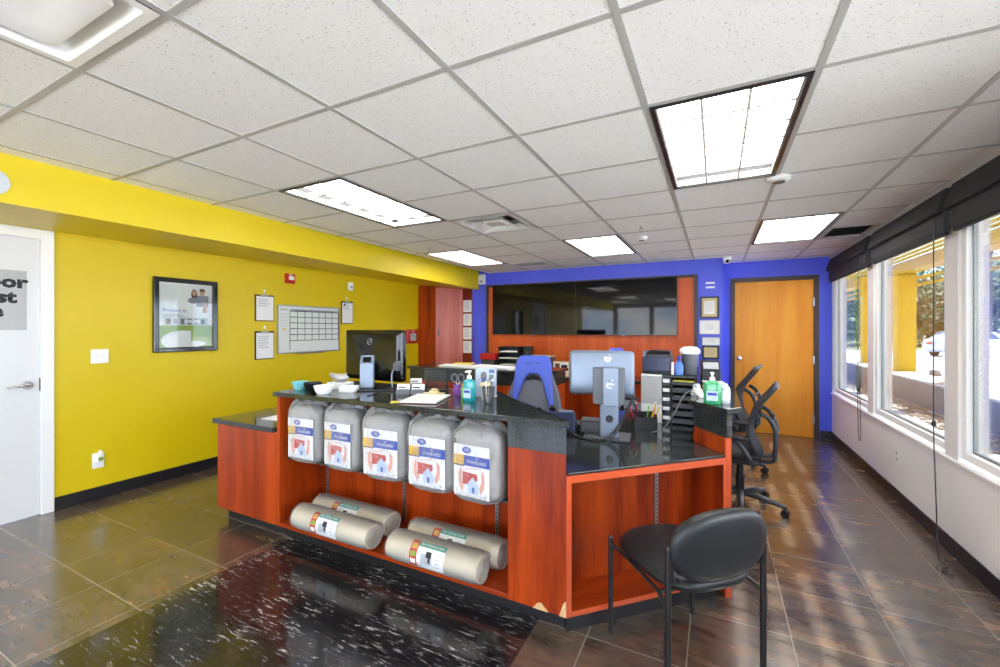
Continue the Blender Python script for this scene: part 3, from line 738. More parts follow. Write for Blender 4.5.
def cert(z0, z1, x0, x1, label, framed, sheet, mark):
    t = thing('wall_certificate', label, 'certificate', ((x0+x1)/2, YT, (z0+z1)/2))
    a, b = (x1-x0)/2, (z1-z0)/2; f = .022 if framed else .006
    bm = BM()
    for s in (-1, 1):
        q0, q1 = sorted((s*a, s*(a-f))); box(bm, q0, q1, -.018, 0, -b, b)
        q0, q1 = sorted((s*b, s*(b-f))); box(bm, -a+f, a-f, -.018, 0, q0, q1)
    obj('frame', bm, 'black' if framed else 'papergrey', t)
    bm = BM(); card(bm, -a+f, a-f, -b+f, b-f, -.01, 0)
    if mark == 'mat': card(bm, -a*.55, a*.55, -b*.6, b*.6, -.0107, 2)
    for k in range(5): card(bm, -a*.4, a*.4, b*(.4-.18*k), b*(.43-.18*k), -.0113, 1)
    obj('sheet', bm, [sheet, 'inkgrey', 'paper'], t, recalc=False)
cert(1.60, 1.895, -.195, .035, 'dark framed certificate on blue wall, top one of the column', True, 'papercream', 'mat')
cert(1.385, 1.575, -.205, .045, 'white certificate on blue wall, just under the dark framed one', False, 'paper', '')
cert(1.235, 1.345, -.17, .045, 'small white and pink notice on blue wall, above the cream one', False, 'paper', '')
cert(1.05, 1.228, -.17, .035, 'cream certificate on blue wall, lowest of the column', True, 'papercream', '')
t = thing('wall_sticker', 'two short white label strips on the blue wall above the certificates', 'label', (-.07, YT, 2.05))
for z in (-.03, .03):
    bm = BM(); box(bm, -.055, .055, -.002, 0, z-.012, z+.012); obj('strip', bm, 'paper', t)
t = thing('emergency_light', 'small white emergency light box on the blue wall left of the screens', 'light fixture', (-3.60, YT, 2.315))
bm = BM(); box(bm, -.06, .06, -.06, 0, -.09, .08); obj('housing', bm, 'white', t, bevel=.01)
bm = BM(); box(bm, -.035, .035, -.063, -.06, -.06, -.02); obj('lens', bm, 'papergrey', t, bevel=.002)
# tall corner cabinet
t = thing('tall_cabinet', 'tall cherry corner cabinet with a pale angled door under the soffit', 'cabinet', (-4.3, 6.5, 0))
top = lambda x: 2.235-(x-XL)*(.095/1.26)-.004
fp = [(-4.715, 6.08), (-4.35, 6.08), (-4.0, 6.42), (-3.815, 6.42), (-3.815, 7.2), (-4.715, 7.2)]
bm = BM()
a = [bm.verts.new((x+4.3, y-6.5, .0)) for x, y in fp]; b = [bm.verts.new((x+4.3, y-6.5, top(x))) for x, y in fp]
bm.faces.new(a[::-1]); bm.faces.new(b)
for k in range(6):
    f = bm.faces.new((a[k], a[(k+1)%6], b[(k+1)%6], b[k])); f.material_index = 1 if k == 2 else 0
obj('carcass', bm, ['wood', 'wooddark'], t)
dv = Vector((.35, .34, 0)); ln = dv.length
bm = BM(); box(bm, .008, ln-.008, -.02, 0, .11, 2.165); o = obj('door', bm, 'woodpale', t, bevel=.002); o.location = (-.05, -.42, 0); o.rotation_euler = (0, 0, math.atan2(.34, .35))
bm = BM(); box(bm, .045, .06, -.04, -.02, 1.33, 1.45); o2 = obj('handle', bm, 'blackmetal', o)
for k in range(4):
    q = thing('posted_sheet', ['topmost', 'second from top', 'third from top', 'lowest'][k]+' of four white sheets on the dark cabinet panel left of the screens', 'paper sheet', (-3.905, 6.42, 1.86-.24*k), 0, 'sheets on the cabinet panel')
    bm = BM(); box(bm, -.085, .085, -.002, 0, -.105, .105, 0)
    for i in range(6): card(bm, -.06, .02+.04*random.random(), .07-.026*i, .078-.026*i, -.0026, 1)
    obj('sheet', bm, ['paper', 'inkgrey'], q, recalc=False)

# ---------------------------------------------------------------- window wall things
WN = ['far window nearest the orange door', 'middle window behind the two chairs', 'near window at the right edge']
BL = [(5.315, 6.87), (3.735, 5.165), (2.10, 3.655), (.47, 2.06), (-1.16, .43), (-2.79, -1.2)]
for k, (a, b) in enumerate(BL[:3]):
    t = thing('window_blind', 'black fabric blind drawn up over the '+(WN[k] if k < 3 else 'windows behind the camera'), 'blind', (XR, (a+b)/2, 2.06), 0, 'black window blinds')
    h = (b-a)/2
    bm = BM(); yprism(bm, [(-.015, .30), (-.045, .30), (-.085, .165), (-.082, .148), (-.06, .145), (-.03, .17), (-.015, .17)], -h, h); obj('valance', bm, 'blind', t, bevel=.004)
    bm = BM()
    for q in range(3): yprism(bm, [(-.02, .15), (-.05+.006*q, .15-.004*q), (-.058+.008*q, .03+.035*(2-q)*.3), (-.05+.008*q, .02), (-.02, .02)], -h+.004*q, h-.004*q)
    obj('gathered_folds', bm, 'blindlight', t)
    bm = BM(); box(bm, -.045, -.022, -h+.01, h-.01, 0, .022); obj('bottom_rail', bm, 'blind', t, bevel=.004)
def cord(name, y, pts, label, bead):
    t = thing(name, label, 'blind cord', (XR-.06, y, 0), 0, 'blind cords')
    bm = BM(); tube(bm, smooth_path(pts, 5), .0035, 6); obj('cord', bm, 'black', t, smooth=True)
    bm = BM(); lathe(bm, [(.001, -.022), (.012, -.016), (.013, .0), (.008, .02), (.001, .024)], 0, 0, 12); o = obj('toggle', bm, 'black', t, smooth=True); o.location = bead
    return t
cord('blind_cord', 5.56, [(0, 0, 2.2), (0, 0, 1.4), (0, .01, .8), (0, .0, .46), (0, -.02, .345), (0, -.05, .32), (0, -.08, .345), (0, -.085, .45), (0, -.07, .6), (0, -.05, 1.0)], 'black blind cord loop hanging at the far window below the sill', (0, 0, .83))
cord('blind_cord', 3.86, [(0, 0, 2.2), (0, 0, 1.5), (0, .0, .8), (0, -.02, .5), (-.02, -.10, .25), (-.05, -.2, .06), (-.06, -.26, .012), (-.05, -.33, .008), (-.09, -.38, .008), (-.06, -.44, .008)], 'long blind cord hanging down the middle window to the floor', (0, 0, .82))
t = thing('wall_outlet', 'white outlet plate low on the white wall under the windows', 'outlet', (XR, 4.70, .385), -PI/2)
bm = BM(); box(bm, -.038, .038, -.007, 0, -.062, .062); obj('plate', bm, 'white', t, bevel=.003)
for z in (-.025, .025):
    bm = BM(); box(bm, -.016, .016, -.009, -.006, z-.014, z+.014); obj('socket', bm, 'papergrey', t, bevel=.003)
# ---------------------------------------------------------------- reception desk (parts are built in world coordinates, then moved to their thing)
def wobj(name, bm, m, t, **k):
    for v in bm.verts: v.co -= t.location
    return obj(name, bm, m, t, **k)
mat_t = BM(); box(mat_t, -2.63, -.79, .55, 1.985, 0, .003)
tag(obj('floor_mat', mat_t, 'vinyl'), 'black streaked vinyl mat on the floor in front of the counter', 'floor mat')

A = (-.63, 1.93); B = (.052, 2.612); Cc = (-.12, 2.85)
t = thing('reception_counter', 'cherry reception counter with an open niche that holds bags and canvas rolls', 'counter', (-1.64, 1.93, 0))
bm = BM(); prism(bm, [(-2.7, 1.99), (-.655, 1.99), (-.95, 2.3), (-2.7, 2.3)], 0, .09); wobj('toe_kick', bm, 'base', t)
bm = BM(); box(bm, -2.715, -2.69, 1.93, 2.58, .09, .99); wobj('side_panel', bm, 'wood', t, bevel=.0015)
bm = BM(); prism(bm, [(-.935, 1.93), A, (-1.25, 2.565), (-1.27, 2.58), (-.935, 2.35)], .09, .86); wobj('end_pilaster', bm, 'wood', t, bevel=.0015)
bm = BM(); prism(bm, [(-.935, 1.925), (-.627, 1.925), (-1.25, 2.568), (-1.27, 2.58), (-.935, 2.35)], .86, .99); wobj('granite_cladding', bm, 'granite', t, bevel=.0015)
bm = BM(); box(bm, -2.69, -.935, 1.93, 2.33, .09, .115); wobj('base_shelf', bm, 'woodh', t, bevel=.0015)
bm = BM(); box(bm, -2.69, -.935, 2.33, 2.35, .115, .99); wobj('back_panel', bm, 'wood', t)
bm = BM(); box(bm, -2.69, -1.27, 2.56, 2.58, .02, .99); wobj('rear_panel', bm, 'wood', t)
bm = BM(); box(bm, -2.69, -.936, 1.99, 2.325, .545, .555); wobj('bag_shelf', bm, 'darkgrey', t)
for x in (-2.67, -1.92, -1.2):
    bm = BM(); box(bm, x-.011, x+.011, 2.318, 2.33, .13, .98, 0)
    for k in range(34): box(bm, x-.003, x+.003, 2.3172, 2.3182, .15+.024*k, .162+.024*k, 1)
    wobj('shelf_standard', bm, ['alu', 'plenum'], t)
bm = BM(); yprism(bm, [(-.80, .09), (-.72, .09), (-.735, .105), (-.755, .125), (-.775, .12)], 1.9265, 1.93); wobj('chipped_edge', bm, 'chip', t)
bm = BM(); yprism(bm, [(-.665, .09), (-.63, .09), (-.63, .17), (-.645, .15), (-.655, .12)], 1.9265, 1.93)
wobj('chipped_edge', bm, 'chip', t)
bm = BM(); prism(bm, [(-2.725, 1.905), (-.62, 1.905), (-.61, 1.925), (-1.07, 2.355), (-1.335, 2.62), (-2.725, 2.62)], .99, 1.02)
tag(obj('counter_worktop', bm, 'granite', bevel=.003), 'long dark granite countertop of the raised front counter', 'countertop')

t = thing('desk_return', 'low cherry desk end at the left of the counter, below its granite top', 'desk', (-3.03, 1.93, 0))
bm = BM(); box(bm, -3.39, -2.72, 2.0, 3.1, 0, .09); wobj('toe_kick', bm, 'base', t)
bm = BM(); box(bm, -3.41, -2.717, 1.93, 1.955, .09, .735); wobj('front_panel', bm, 'wood', t, bevel=.0015)
bm = BM(); box(bm, -3.41, -3.385, 1.955, 3.15, .09, .735); wobj('side_panel', bm, 'wood', t, bevel=.0015)
bm = BM(); box(bm, -3.385, -2.9, 2.4, 3.15, .09, .735); wobj('drawer_pedestal', bm, 'wood', t, bevel=.0015)
bm = BM(); box(bm, -1.80, -1.775, 2.7, 3.2, .0, .735); wobj('end_panel', bm, 'wood', t, bevel=.0015)
bm = BM(); prism(bm, [(-3.44, 1.905), (-2.73, 1.905), (-2.73, 2.625), (-1.75, 2.625), (-1.75, 3.25), (-3.44, 3.25)], .735, .77)
tag(obj('desk_worktop', bm, 'granite', bevel=.004), 'low dark granite desk top at the left end of the counter', 'countertop')

# 45-degree open corner desk
ang = math.atan2(B[1]-A[1], B[0]-A[0]); LN = math.hypot(B[0]-A[0], B[1]-A[1])
t = thing('corner_desk', 'angled cherry desk with an open shelf, behind the black guest chair', 'desk', (A[0], A[1], 0), ang)
bm = BM(); box(bm, .02, LN-.03, .03, .2, 0, .09); obj('toe_kick', bm, 'base', t)
bm = BM(); box(bm, .004, .026, .0, .24, .09, .757, 0); box(bm, .0, .026, -.004, .0, .09, .757, 1); obj('side_panel', bm, ['wood', 'edge'], t)
bm = BM(); box(bm, LN-.026, LN-.002, .0, .24, .09, .757, 0); box(bm, LN-.026, LN, -.004, .0, .09, .757, 1); obj('side_panel', bm, ['wood', 'edge'], t)
bm = BM(); box(bm, .026, LN-.026, .0, .22, .09, .113, 0); box(bm, .026, LN-.026, -.004, .0, .09, .115, 1); obj('base_shelf', bm, ['woodh', 'edge'], t)
bm = BM(); box(bm, .026, LN-.026, .22, .24, .09, .757); obj('back_panel', bm, 'wood', t)
bm = BM(); box(bm, .026, LN-.026, -.004, .02, .722, .757); obj('top_rail', bm, 'edge', t)
bm = BM(); box(bm, LN*.69, LN*.69+.02, .21, .22, .13, .70, 0)
for k in range(24): box(bm, LN*.69+.007, LN*.69+.013, .2092, .2102, .15+.023*k, .161+.023*k, 1)
obj('shelf_standard', bm, ['alu', 'plenum'], t)
bm = BM(); box(bm, 1.02, 1.36, .78, 1.12, .0, .757); obj('drawer_pedestal', bm, 'wood', t)
bm = BM(); prism(bm, [(-.622, 1.938), (.046, 2.606), (-.135, 2.85), (-.135, 3.65), (-.78, 3.65), (-.78, 3.0), (-1.225, 2.548)], .757, .77)
tag(obj('desk_worktop', bm, 'granite', bevel=.003), 'low dark granite desk top with the silver monitor and organiser on it', 'countertop')

t = thing('counter_end', 'cherry end block with granite top at the right end of the angled desk', 'counter', (-.03, 3.0, 0))
fp = [B, (.075, 2.66), (.075, 3.64), (-.12, 3.64), Cc]
bm = BM(); prism(bm, fp, 0, .86); wobj('carcass', bm, 'wood', t, bevel=.0015)
bm = BM(); prism(bm, [(.052, 2.608), (.079, 2.657), (.079, 3.644), (-.124, 3.644), (-.124, 2.848)], .86, .99); wobj('granite_cladding', bm, 'granite', t, bevel=.0015)
bm = BM(); box(bm, .044, .07, 2.604, 2.66, .0, .86); bmesh.ops.rotate(bm, verts=bm.verts, cent=(.052, 2.612, 0), matrix=Matrix.Rotation(.25, 3, 'Z')); wobj('edge_strip', bm, 'edge', t)
bm = BM(); prism(bm, [(.055, 2.596), (.125, 2.70), (.125, 3.66), (-.15, 3.66), (-.15, 2.84)], .99, 1.02); wobj('worktop', bm, 'granite', t, bevel=.003)

t = thing('rear_counter', 'dark granite topped counter behind the desk, below the tall cabinet', 'counter', (-2.4, 4.0, 0))
fp = [(-3.22, 4.0), (-1.72, 4.0), (-1.5, 4.22), (-1.5, 4.55), (-3.22, 4.55)]
bm = BM(); prism(bm, fp, .0, .86); wobj('carcass', bm, 'wood', t)
bm = BM(); prism(bm, [(x+(.004 if x > -2 else -.004), y-(.004 if y < 4.1 else 0)) for x, y in fp], .86, .99); wobj('granite_cladding', bm, 'granite', t)
bm = BM(); prism(bm, [(-3.25, 3.975), (-1.71, 3.975), (-1.47, 4.21), (-1.47, 4.58), (-3.25, 4.58)], .99, 1.02); wobj('worktop', bm, 'granite', t, bevel=.003)

t = thing('credenza', 'long low cherry cabinet run against the wall under the screens', 'cabinet', (-1.7, 6.0, 0))
bm = BM(); box(bm, -3.3, -.1, 5.84, 6.37, 0, .08); wobj('toe_kick', bm, 'base', t)
bm = BM(); box(bm, -3.32, -.08, 5.80, 6.385, .08, .735); wobj('carcass', bm, 'wood', t)
for k in range(6):
    x0 = -3.315+k*.54; bm = BM(); box(bm, x0+.003, x0+.532, 5.78, 5.80, .09, .73); o = wobj('door', bm, 'wood', t, bevel=.002)
    bm = BM(); hx = x0+(.48 if k % 2 == 0 else .05)
    tube(bm, [(hx, 5.78, .54), (hx, 5.755, .55), (hx, 5.755, .65), (hx, 5.78, .66)], .005, 6); h_ = wobj('handle', bm, 'alu', t); h_.parent = o
bm = BM(); box(bm, -3.34, -.06, 5.765, 6.385, .735, .77); wobj('worktop', bm, 'granite', t, bevel=.003)

# ---------------------------------------------------------------- bagged covers on the counter shelf
def cloth_bundle(w, h, d):
    bm = BM(); rings = []
    K = 28
    for k in range(K+1):
        z = h*k/K; s = 1
        e_ = min(k, K-k)/3.5
        if e_ < 1: s = .72+.28*math.sin(e_*PI/2)
        fold = 1+.022*math.sin(k*2.4+1)+.012*math.sin(k*5.1)
        rings.append([(x*s, y*s*fold, z) for x, y in sell(w/2, d/2, 3.2, 36)])
    loft(bm, rings); return bm
def bag_wrap(w, h, d, seed):
    rnd = random.Random(seed); bm = BM(); rings = []; K = 22; nn = 48
    ph = [rnd.random()*6 for _ in range(6)]
    for k in range(K+1):
        u = k/K; z = -.006+(h+.05)*u
        if u < .08: s = .80+.22*math.sin(u/.08*PI/2)
        elif u < .80: s = 1.02
        else: s = 1.02-.42*((u-.80)/.2)**1.5
        ring = []
        for i, (x, y) in enumerate(sell(w/2*1.04, d/2*1.06, 3.0, nn)):
            q = 2*PI*i/nn
            r = 1+.014*math.sin(7*q+ph[0]+u*9)+.012*math.sin(13*q+ph[1]-u*14)+(.05*math.sin(9*q+ph[2]) if u > .84 else 0)
            sag = -.012*math.sin(u*PI)*0
            ring.append((x*s*r, y*(s if u < .8 else s*.8+.2*s)*r, z+(.012*math.sin(5*q+ph[3]) if u > .9 else 0)+sag))
        rings.append(ring)
    loft(bm, rings); return bm
def bag_label(w, z0, z1, y, skew=0):
    bm = BM(); h = z1-z0
    C4 = lambda a0, a1, b0, b1, q, mi: card(bm, -w/2+w*a0, -w/2+w*a1, z0+h*b0, z0+h*b1, y-q, mi)
    C4(0, 1, 0, 1, 0, 0)
    C4(0, .29, .60, .80, .0006, 2); C4(.28, 1, .60, .80, .0008, 1); C4(0, .3, .58, .605, .0011, 6)
    cx, cz = -w/2+w*.36, z0+h*.90
    f = bm.faces.new([bm.verts.new((cx+w*.13*math.cos(2*PI*i/24), y-.0008, cz+h*.065*math.sin(2*PI*i/24))) for i in range(24)]); f.material_index = 1
    text(bm, 'US', h*.085, (cx, y-.0013, cz), 0)
    text(bm, 'US', h*.055, (w*.14, y-.0013, z0+h*.755), 0); text(bm, 'STANDARD', h*.085, (w*.14, y-.0013, z0+h*.68), 0)
    # picture: a red-roofed house held by two salmon hands
    f = bm.faces.new([bm.verts.new((x*w, y-.0006, z0+z*h)) for x, z in ((-.36, .20), (-.28, .52), (.30, .54), (.38, .22), (.2, .05), (-.22, .05))]); f.material_index = 0
    for s in (-1, 1):
        f = bm.faces.new([bm.verts.new((s*x*w, y-.0010-.0001*(s+1), z0+z*h)) for x, z in ((.26, .08), (.36, .22), (.37, .44), (.31, .54), (.27, .48), (.29, .34), (.22, .2))]); f.material_index = 4
    f = bm.faces.new([bm.verts.new((x*w, y-.0015, z0+z*h)) for x, z in ((-.25, .24), (-.25, .48), (.16, .46), (.18, .36), (.02, .24))]); f.material_index = 3
    f = bm.faces.new([bm.verts.new((x*w, y-.0020, z0+z*h)) for x, z in ((-.10, .08), (-.10, .26), (.04, .40), (.20, .24), (.20, .08))]); f.material_index = 5
    card(bm, .02*w, .09*w, z0+.09*h, z0+.2*h, y-.0025, 1)
    for k in range(3): card(bm, (-.16+.12*k)*w, (-.10+.12*k)*w, z0+(.52+.015*k)*h, z0+(.545+.015*k)*h, y-.0012, 4)
    text(bm, '120', h*.055, (w*.38, y-.0012, z0+h*.055), 6)
    return bm
def bag(x, y, z, w, h, d, label, seed, rz=0):
    t = thing('bagged_cover', label, 'bag', (x, y, z), rz, 'bagged white covers under the counter')
    obj('folded_cover', cloth_bundle(w, h, d), 'cloth', t, smooth=True)
    obj('printed_insert', bag_label(w*.80, h*.06, h*.80, -d/2*1.028-.001), ['paper', 'blueink', 'goldink', 'redink', 'salmon', 'paleblue', 'ink'], t, recalc=False)
    obj('plastic_bag', bag_wrap(w+.012, h+.0, d+.012, seed), 'wrap', t, smooth=True)
bag(-2.49, 2.02, .563, .29, .36, .155, 'bagged white cover with blue label, leftmost of the five under the counter', 1, .04)
bag(-2.14, 2.02, .563, .29, .365, .16, 'bagged white cover with blue label, second from the left under the counter', 2, -.02)
bag(-1.775, 2.01, .563, .31, .365, .17, 'bagged white cover with blue label, middle one of the five', 3, .05)
bag(-1.42, 1.995, .563, .30, .365, .175, 'bagged white cover with blue label, second from the right, left of the last', 4, .0)
bag(-1.118, 1.975, .563, .272, .36, .17, 'bagged white cover with blue label, rightmost beside the cherry pilaster', 5, -.06)

# ---------------------------------------------------------------- canvas rolls
def roll(x, y, z, ln, r, rz, label, seed):
    t = thing('canvas_roll', label, 'fabric roll', (x, y, z), rz, 'canvas rolls on the bottom shelf')
    rnd = random.Random(seed); bm = BM(); rings = []
    for k in range(25):
        u = k/24; xx = -ln/2+ln*u; s = 1
        if k in (0, 24): s = .90
        rings.append([(xx, r*s*(1.04+.012*math.sin(3*q+seed+4*u))*math.cos(q), r*s*(.96+.012*math.sin(4*q+seed))*math.sin(q)+r) for q in (2*PI*i/30 for i in range(30))])
    loft(bm, rings); obj('canvas', bm, 'canvas', t, smooth=True)
    for s in (-1, 1):
        bm = BM(); pts = []
        for i in range(70):
            q = i*.38; rr = r*.10+r*.76*i/70; pts.append((s*(ln/2+.001), rr*math.cos(q), r*.98+rr*.95*math.sin(q)))
        tube(bm, pts, .0035, 5); obj('spiral_end', bm, 'cloth', t, smooth=True)
    # paper band that follows the roll's front
    bm = BM(); RR = r*1.065; y_ = lambda q: -RR*math.cos(q)*1.02; z_ = lambda q: r+RR*.965*math.sin(q)
    def patch(x0, x1, q0, q1, mi, off):
        n = 8; last = None
        for i in range(n+1):
            q = q0+(q1-q0)*i/n; k = 1+off
            cur = (bm.verts.new((x0, y_(q)*k, r+(z_(q)-r)*k)), bm.verts.new((x1, y_(q)*k, r+(z_(q)-r)*k)))
            if last: f = bm.faces.new((last[0], last[1], cur[1], cur[0])); f.material_index = mi
            last = cur
    x0 = -ln*.20
    patch(x0, x0+.225, -.55, 1.15, 0, 0); patch(x0, x0+.05, -.55, 1.15, 1, .006)
    patch(x0+.05, x0+.225, .82, 1.15, 2, .006)
    for k in range(3): patch(x0+.008, x0+.042, -.35+.48*k, -.02+.48*k, (0, 3, 4)[k], .012)
    patch(x0+.075, x0+.15, -.2, .45, 5, .006); patch(x0+.11, x0+.145, .25, .62, 6, .014); patch(x0+.125, x0+.14, -.05, .3, 6, .014)
    for k in range(4): patch(x0+.17, x0+.20, -.25+.25*k, -.17+.25*k, 5, .008)
    o = obj('label_band', bm, ['paper', 'redink', 'teal', 'green', 'goldink', 'papergrey', 'ink'], t, recalc=False)
    bm = BM(); text(bm, '8 x 12 Drop Cloth', .020, (0, 0, 0), 0, sx=.95)
    q = .985; k = 1.03
    for v in bm.verts:
        v.co = Vector((x0+.138+v.co.x, y_(q+v.co.z/RR)*k, r+(z_(q+v.co.z/RR)-r)*k))
    obj('label_lettering', bm, 'paper', o, recalc=False)
    bm = BM(); rings = []
    for kk in range(13):
        u = kk/12; xx = -ln/2-.004+(ln+.008)*u; s = .93 if kk in (0, 12) else 1
        rings.append([(xx, r*s*1.095*math.cos(q)*(1+.006*math.sin(5*q+9*u)), r*s*1.03*math.sin(q)+r*1.02) for q in (2*PI*i/30 for i in range(30))])
    loft(bm, rings, cap=False); obj('shrink_wrap', bm, 'shrink', t, smooth=True)
RL = .62
roll(-2.18, 1.955, .117, .655, .079, .0, 'rolled canvas on the bottom shelf, front one of the left pair', 1)
roll(-2.19, 2.125, .117, .66, .081, .0, 'rolled canvas on the bottom shelf, back one of the left pair', 2)
roll(-1.39, 1.95, .117, .60, .080, .0, 'rolled canvas on the bottom shelf, front one of the right pair', 3)
roll(-1.365, 2.12, .117, .62, .081, .0, 'rolled canvas on the bottom shelf, back one of the right pair', 4)

# ---------------------------------------------------------------- things on the front counter
CT = 1.0205
def bowl(x, y, r, h, m, label, fill=None):
    t = thing('bowl', label, 'bowl', (x, y, CT))
    bm = BM(); lathe(bm, [(r*.62, 0), (r*.8, h*.25), (r, h), (r*.95, h), (r*.74, h*.3), (.001, h*.14)], seg=26); obj('body', bm, m, t, smooth=True)
    if fill:
        bm = BM(); rnd = random.Random(3)
        for k in range(14): 
            q = rnd.random()*6.28; rr = rnd.random()*r*.55; bmesh.ops.create_icosphere(bm, subdivisions=1, radius=.014, matrix=Matrix.Translation((rr*math.cos(q), rr*math.sin(q), h*(.55+.35*rnd.random()))))
        obj('sweets', bm, fill, t, smooth=True)
bowl(-2.655, 2.07, .058, .055, 'tealbowl', 'aqua bowl at the left end of the granite countertop')
bowl(-2.505, 2.055, .062, .06, 'black', 'black bowl of sweets between the aqua and the white bowls', 'navy')
bowl(-2.335, 2.00, .066, .055, 'white', 'white bowl beside the black bowl on the countertop')
t = thing('tissue_box', 'white tissue box with a tissue pulled up behind the white bowl', 'tissue box', (-2.43, 2.22, CT), .2)
bm = BM(); box(bm, -.075, .085, -.05, .05, 0, .05); obj('carton', bm, 'paper', t, bevel=.004)
bm = BM(); rnd = random.Random(5); rings = []
for k in range(7):
    u = k/6; rings.append([((.03+.04*math.sin(u*2.2))*math.cos(q)*(1+.25*math.sin(3*q+u*4)), (.02+.03*math.sin(u*2.5))*math.sin(q)*(1+.3*math.cos(2*q+u*3)), .05+.055*u*(1+.25*math.sin(2*q))) for q in (2*PI*i/20 for i in range(20))])
loft(bm, rings); obj('tissue', bm, 'cloth', t, smooth=True)
t = thing('folded_papers', 'small stack of folded white papers right of the tissue box', 'papers', (-2.265, 2.15, CT), .35)
bm = BM()
for k in range(5): mbox(bm, Matrix.Translation((.003*k, -.002*k, .004+.008*k)) @ Matrix.Rotation(.06*k, 4, 'Z'), .11, .09, .007)
obj('sheets', bm, 'paper', t)
t = thing('card_terminal', 'upright silver card terminal on a flat black base on the countertop', 'card reader', (-2.20, 2.30, CT), .55)
bm = BM(); box(bm, -.17, .19, -.10, .10, 0, .012); obj('base', bm, 'blackgloss', t, bevel=.004)
bm = BM(); sideprism(bm, [(-.022, .012), (.022, .012), (.022, .235), (.012, .245), (-.022, .185)], -.048, .048); obj('post', bm, 'silver', t, bevel=.006, seg=3, loc=(-.03, 0, 0))
bm = BM(); quad(bm, [(-.028, -.0175, .1935), (.028, -.0175, .1935), (.028, .002, .2298), (-.028, .002, .2298)]); obj('display', bm, 'screen', t, recalc=False, loc=(-.03, -.002, .001))
t = thing('desk_webcam', 'small black webcam on a silver gooseneck beside the card terminal', 'webcam', (-2.075, 2.38, CT))
bm = BM(); lathe(bm, [(.045, 0), (.045, .008), (.012, .014), (.001, .014)], seg=20); obj('base', bm, 'black', t, smooth=True)
bm = BM(); tube(bm, bez((0, 0, .012), (-.02, 0, .10), (-.01, 0, .15), (.05, -.0, .165), 12), .006, 8); obj('gooseneck', bm, 'silver', t, smooth=True)
bm = BM(); cyl(bm, (.05, .012, .168), (.05, -.016, .166), .036, .034, 20); cyl(bm, (.05, -.016, .166), (.05, -.02, .166), .014, .014, 14); obj('head', bm, 'greyplastic', t, smooth=True)
t = thing('desk_cable', 'thin black cable trailing over the countertop from the webcam', 'cable', (-2.03, 2.30, CT))
bm = BM(); tube(bm, smooth_path([(-.03, .08, .012), (.0, .03, .02), (-.05, -.03, .004), (-.02, -.12, .004), (.03, -.16, .004), (.02, -.24, .004)], 5), .0035, 6); obj('wire', bm, 'black', t, smooth=True)
def card_holder(x, y, label):
    t = thing('card_holder', label, 'card holder', (x, y, CT), .5, 'business card holders')
    bm = BM(); sideprism(bm, [(-.035, 0), (.035, 0), (.028, .012), (-.02, .012), (-.02, .03), (-.026, .03)], -.045, .045); obj('stand', bm, 'greyplastic', t)
    bm = BM(); mbox(bm, Matrix.Translation((0, .0, .038)) @ Matrix.Rotation(-.3, 4, 'X'), .082, .012, .055, 0); obj('cards', bm, 'paper', t)
    bm = BM(); mbox(bm, Matrix.Translation((-.01, -.0068, .044)) @ Matrix.Rotation(-.3, 4, 'X'), .05, .001, .008, 0); mbox(bm, Matrix.Translation((0, -.0098, .030)) @ Matrix.Rotation(-.3, 4, 'X'), .07, .001, .004, 0); obj('card_print', bm, 'ink', t)
card_holder(-1.86, 2.24, 'business card holder on the countertop, left one near the clipboard')
card_holder(-1.765, 2.275, 'business card holder on the countertop, right one near the clipboard')
card_holder(-1.99, 2.54, 'business card holder at the far edge of the countertop')
t = thing('wire_file_organiser', 'black wire mesh file organiser standing at the back of the countertop', 'desk organiser', (-1.77, 2.49, CT), .5)
for k in range(3):
    bm = BM(); y = -.05+.05*k; hh = .155-.02*k
    tube(bm, [(-.075, y, .004), (-.075, y, hh), (.075, y, hh), (.075, y, .004)], .004, 6)
    for i in range(9): tube(bm, [(-.06+.015*i, y, .004), (-.06+.015*i, y, hh)], .0012, 4)
    for i in range(7): tube(bm, [(-.075, y, .02+.018*i), (.075, y, .02+.018*i)], .0012, 4)
    obj('mesh_panel', bm, 'blackmetal', t)
bm = BM(); box(bm, -.078, .078, -.056, .056, 0, .006); obj('base', bm, 'blackmetal', t)
t = thing('desk_clipboard', 'clipboard with white papers lying flat on the countertop', 'clipboard', (-1.585, 2.125, CT), .30)
bm = BM(); box(bm, -.115, .115, -.165, .165, 0, .005); obj('board', bm, 'clipwood', t, bevel=.002)
bm = BM(); box(bm, -.108, .112, -.16, .14, .005, .012, 0)
for k in range(6): box(bm, -.085, .085, -.13+.04*k, -.127+.04*k, .012, .0123, 1)
obj('papers', bm, ['paper', 'inkgrey'], t)
bm = BM(); box(bm, -.07, .07, .13, .165, .012, .02); tube(bm, bez((-.03, .15, .02), (-.02, .15, .05), (.02, .15, .05), (.03, .15, .02)), .006, 8); box(bm, -.03, .03, .125, .15, .02, .034); obj('clip', bm, 'papercream', t, bevel=.003)
t = thing('manila_envelope', 'yellow envelope edge under the papers left of the clipboard', 'envelope', (-1.63, 2.0, CT-.0005), .62)
bm = BM(); box(bm, -.10, .06, -.02, .035, 0, .003); obj('envelope', bm, 'yellowpaper', t)
t = thing('sanitizer_bottle', 'pump bottle of teal hand gel on the front countertop', 'bottle', (-1.325, 2.20, CT))
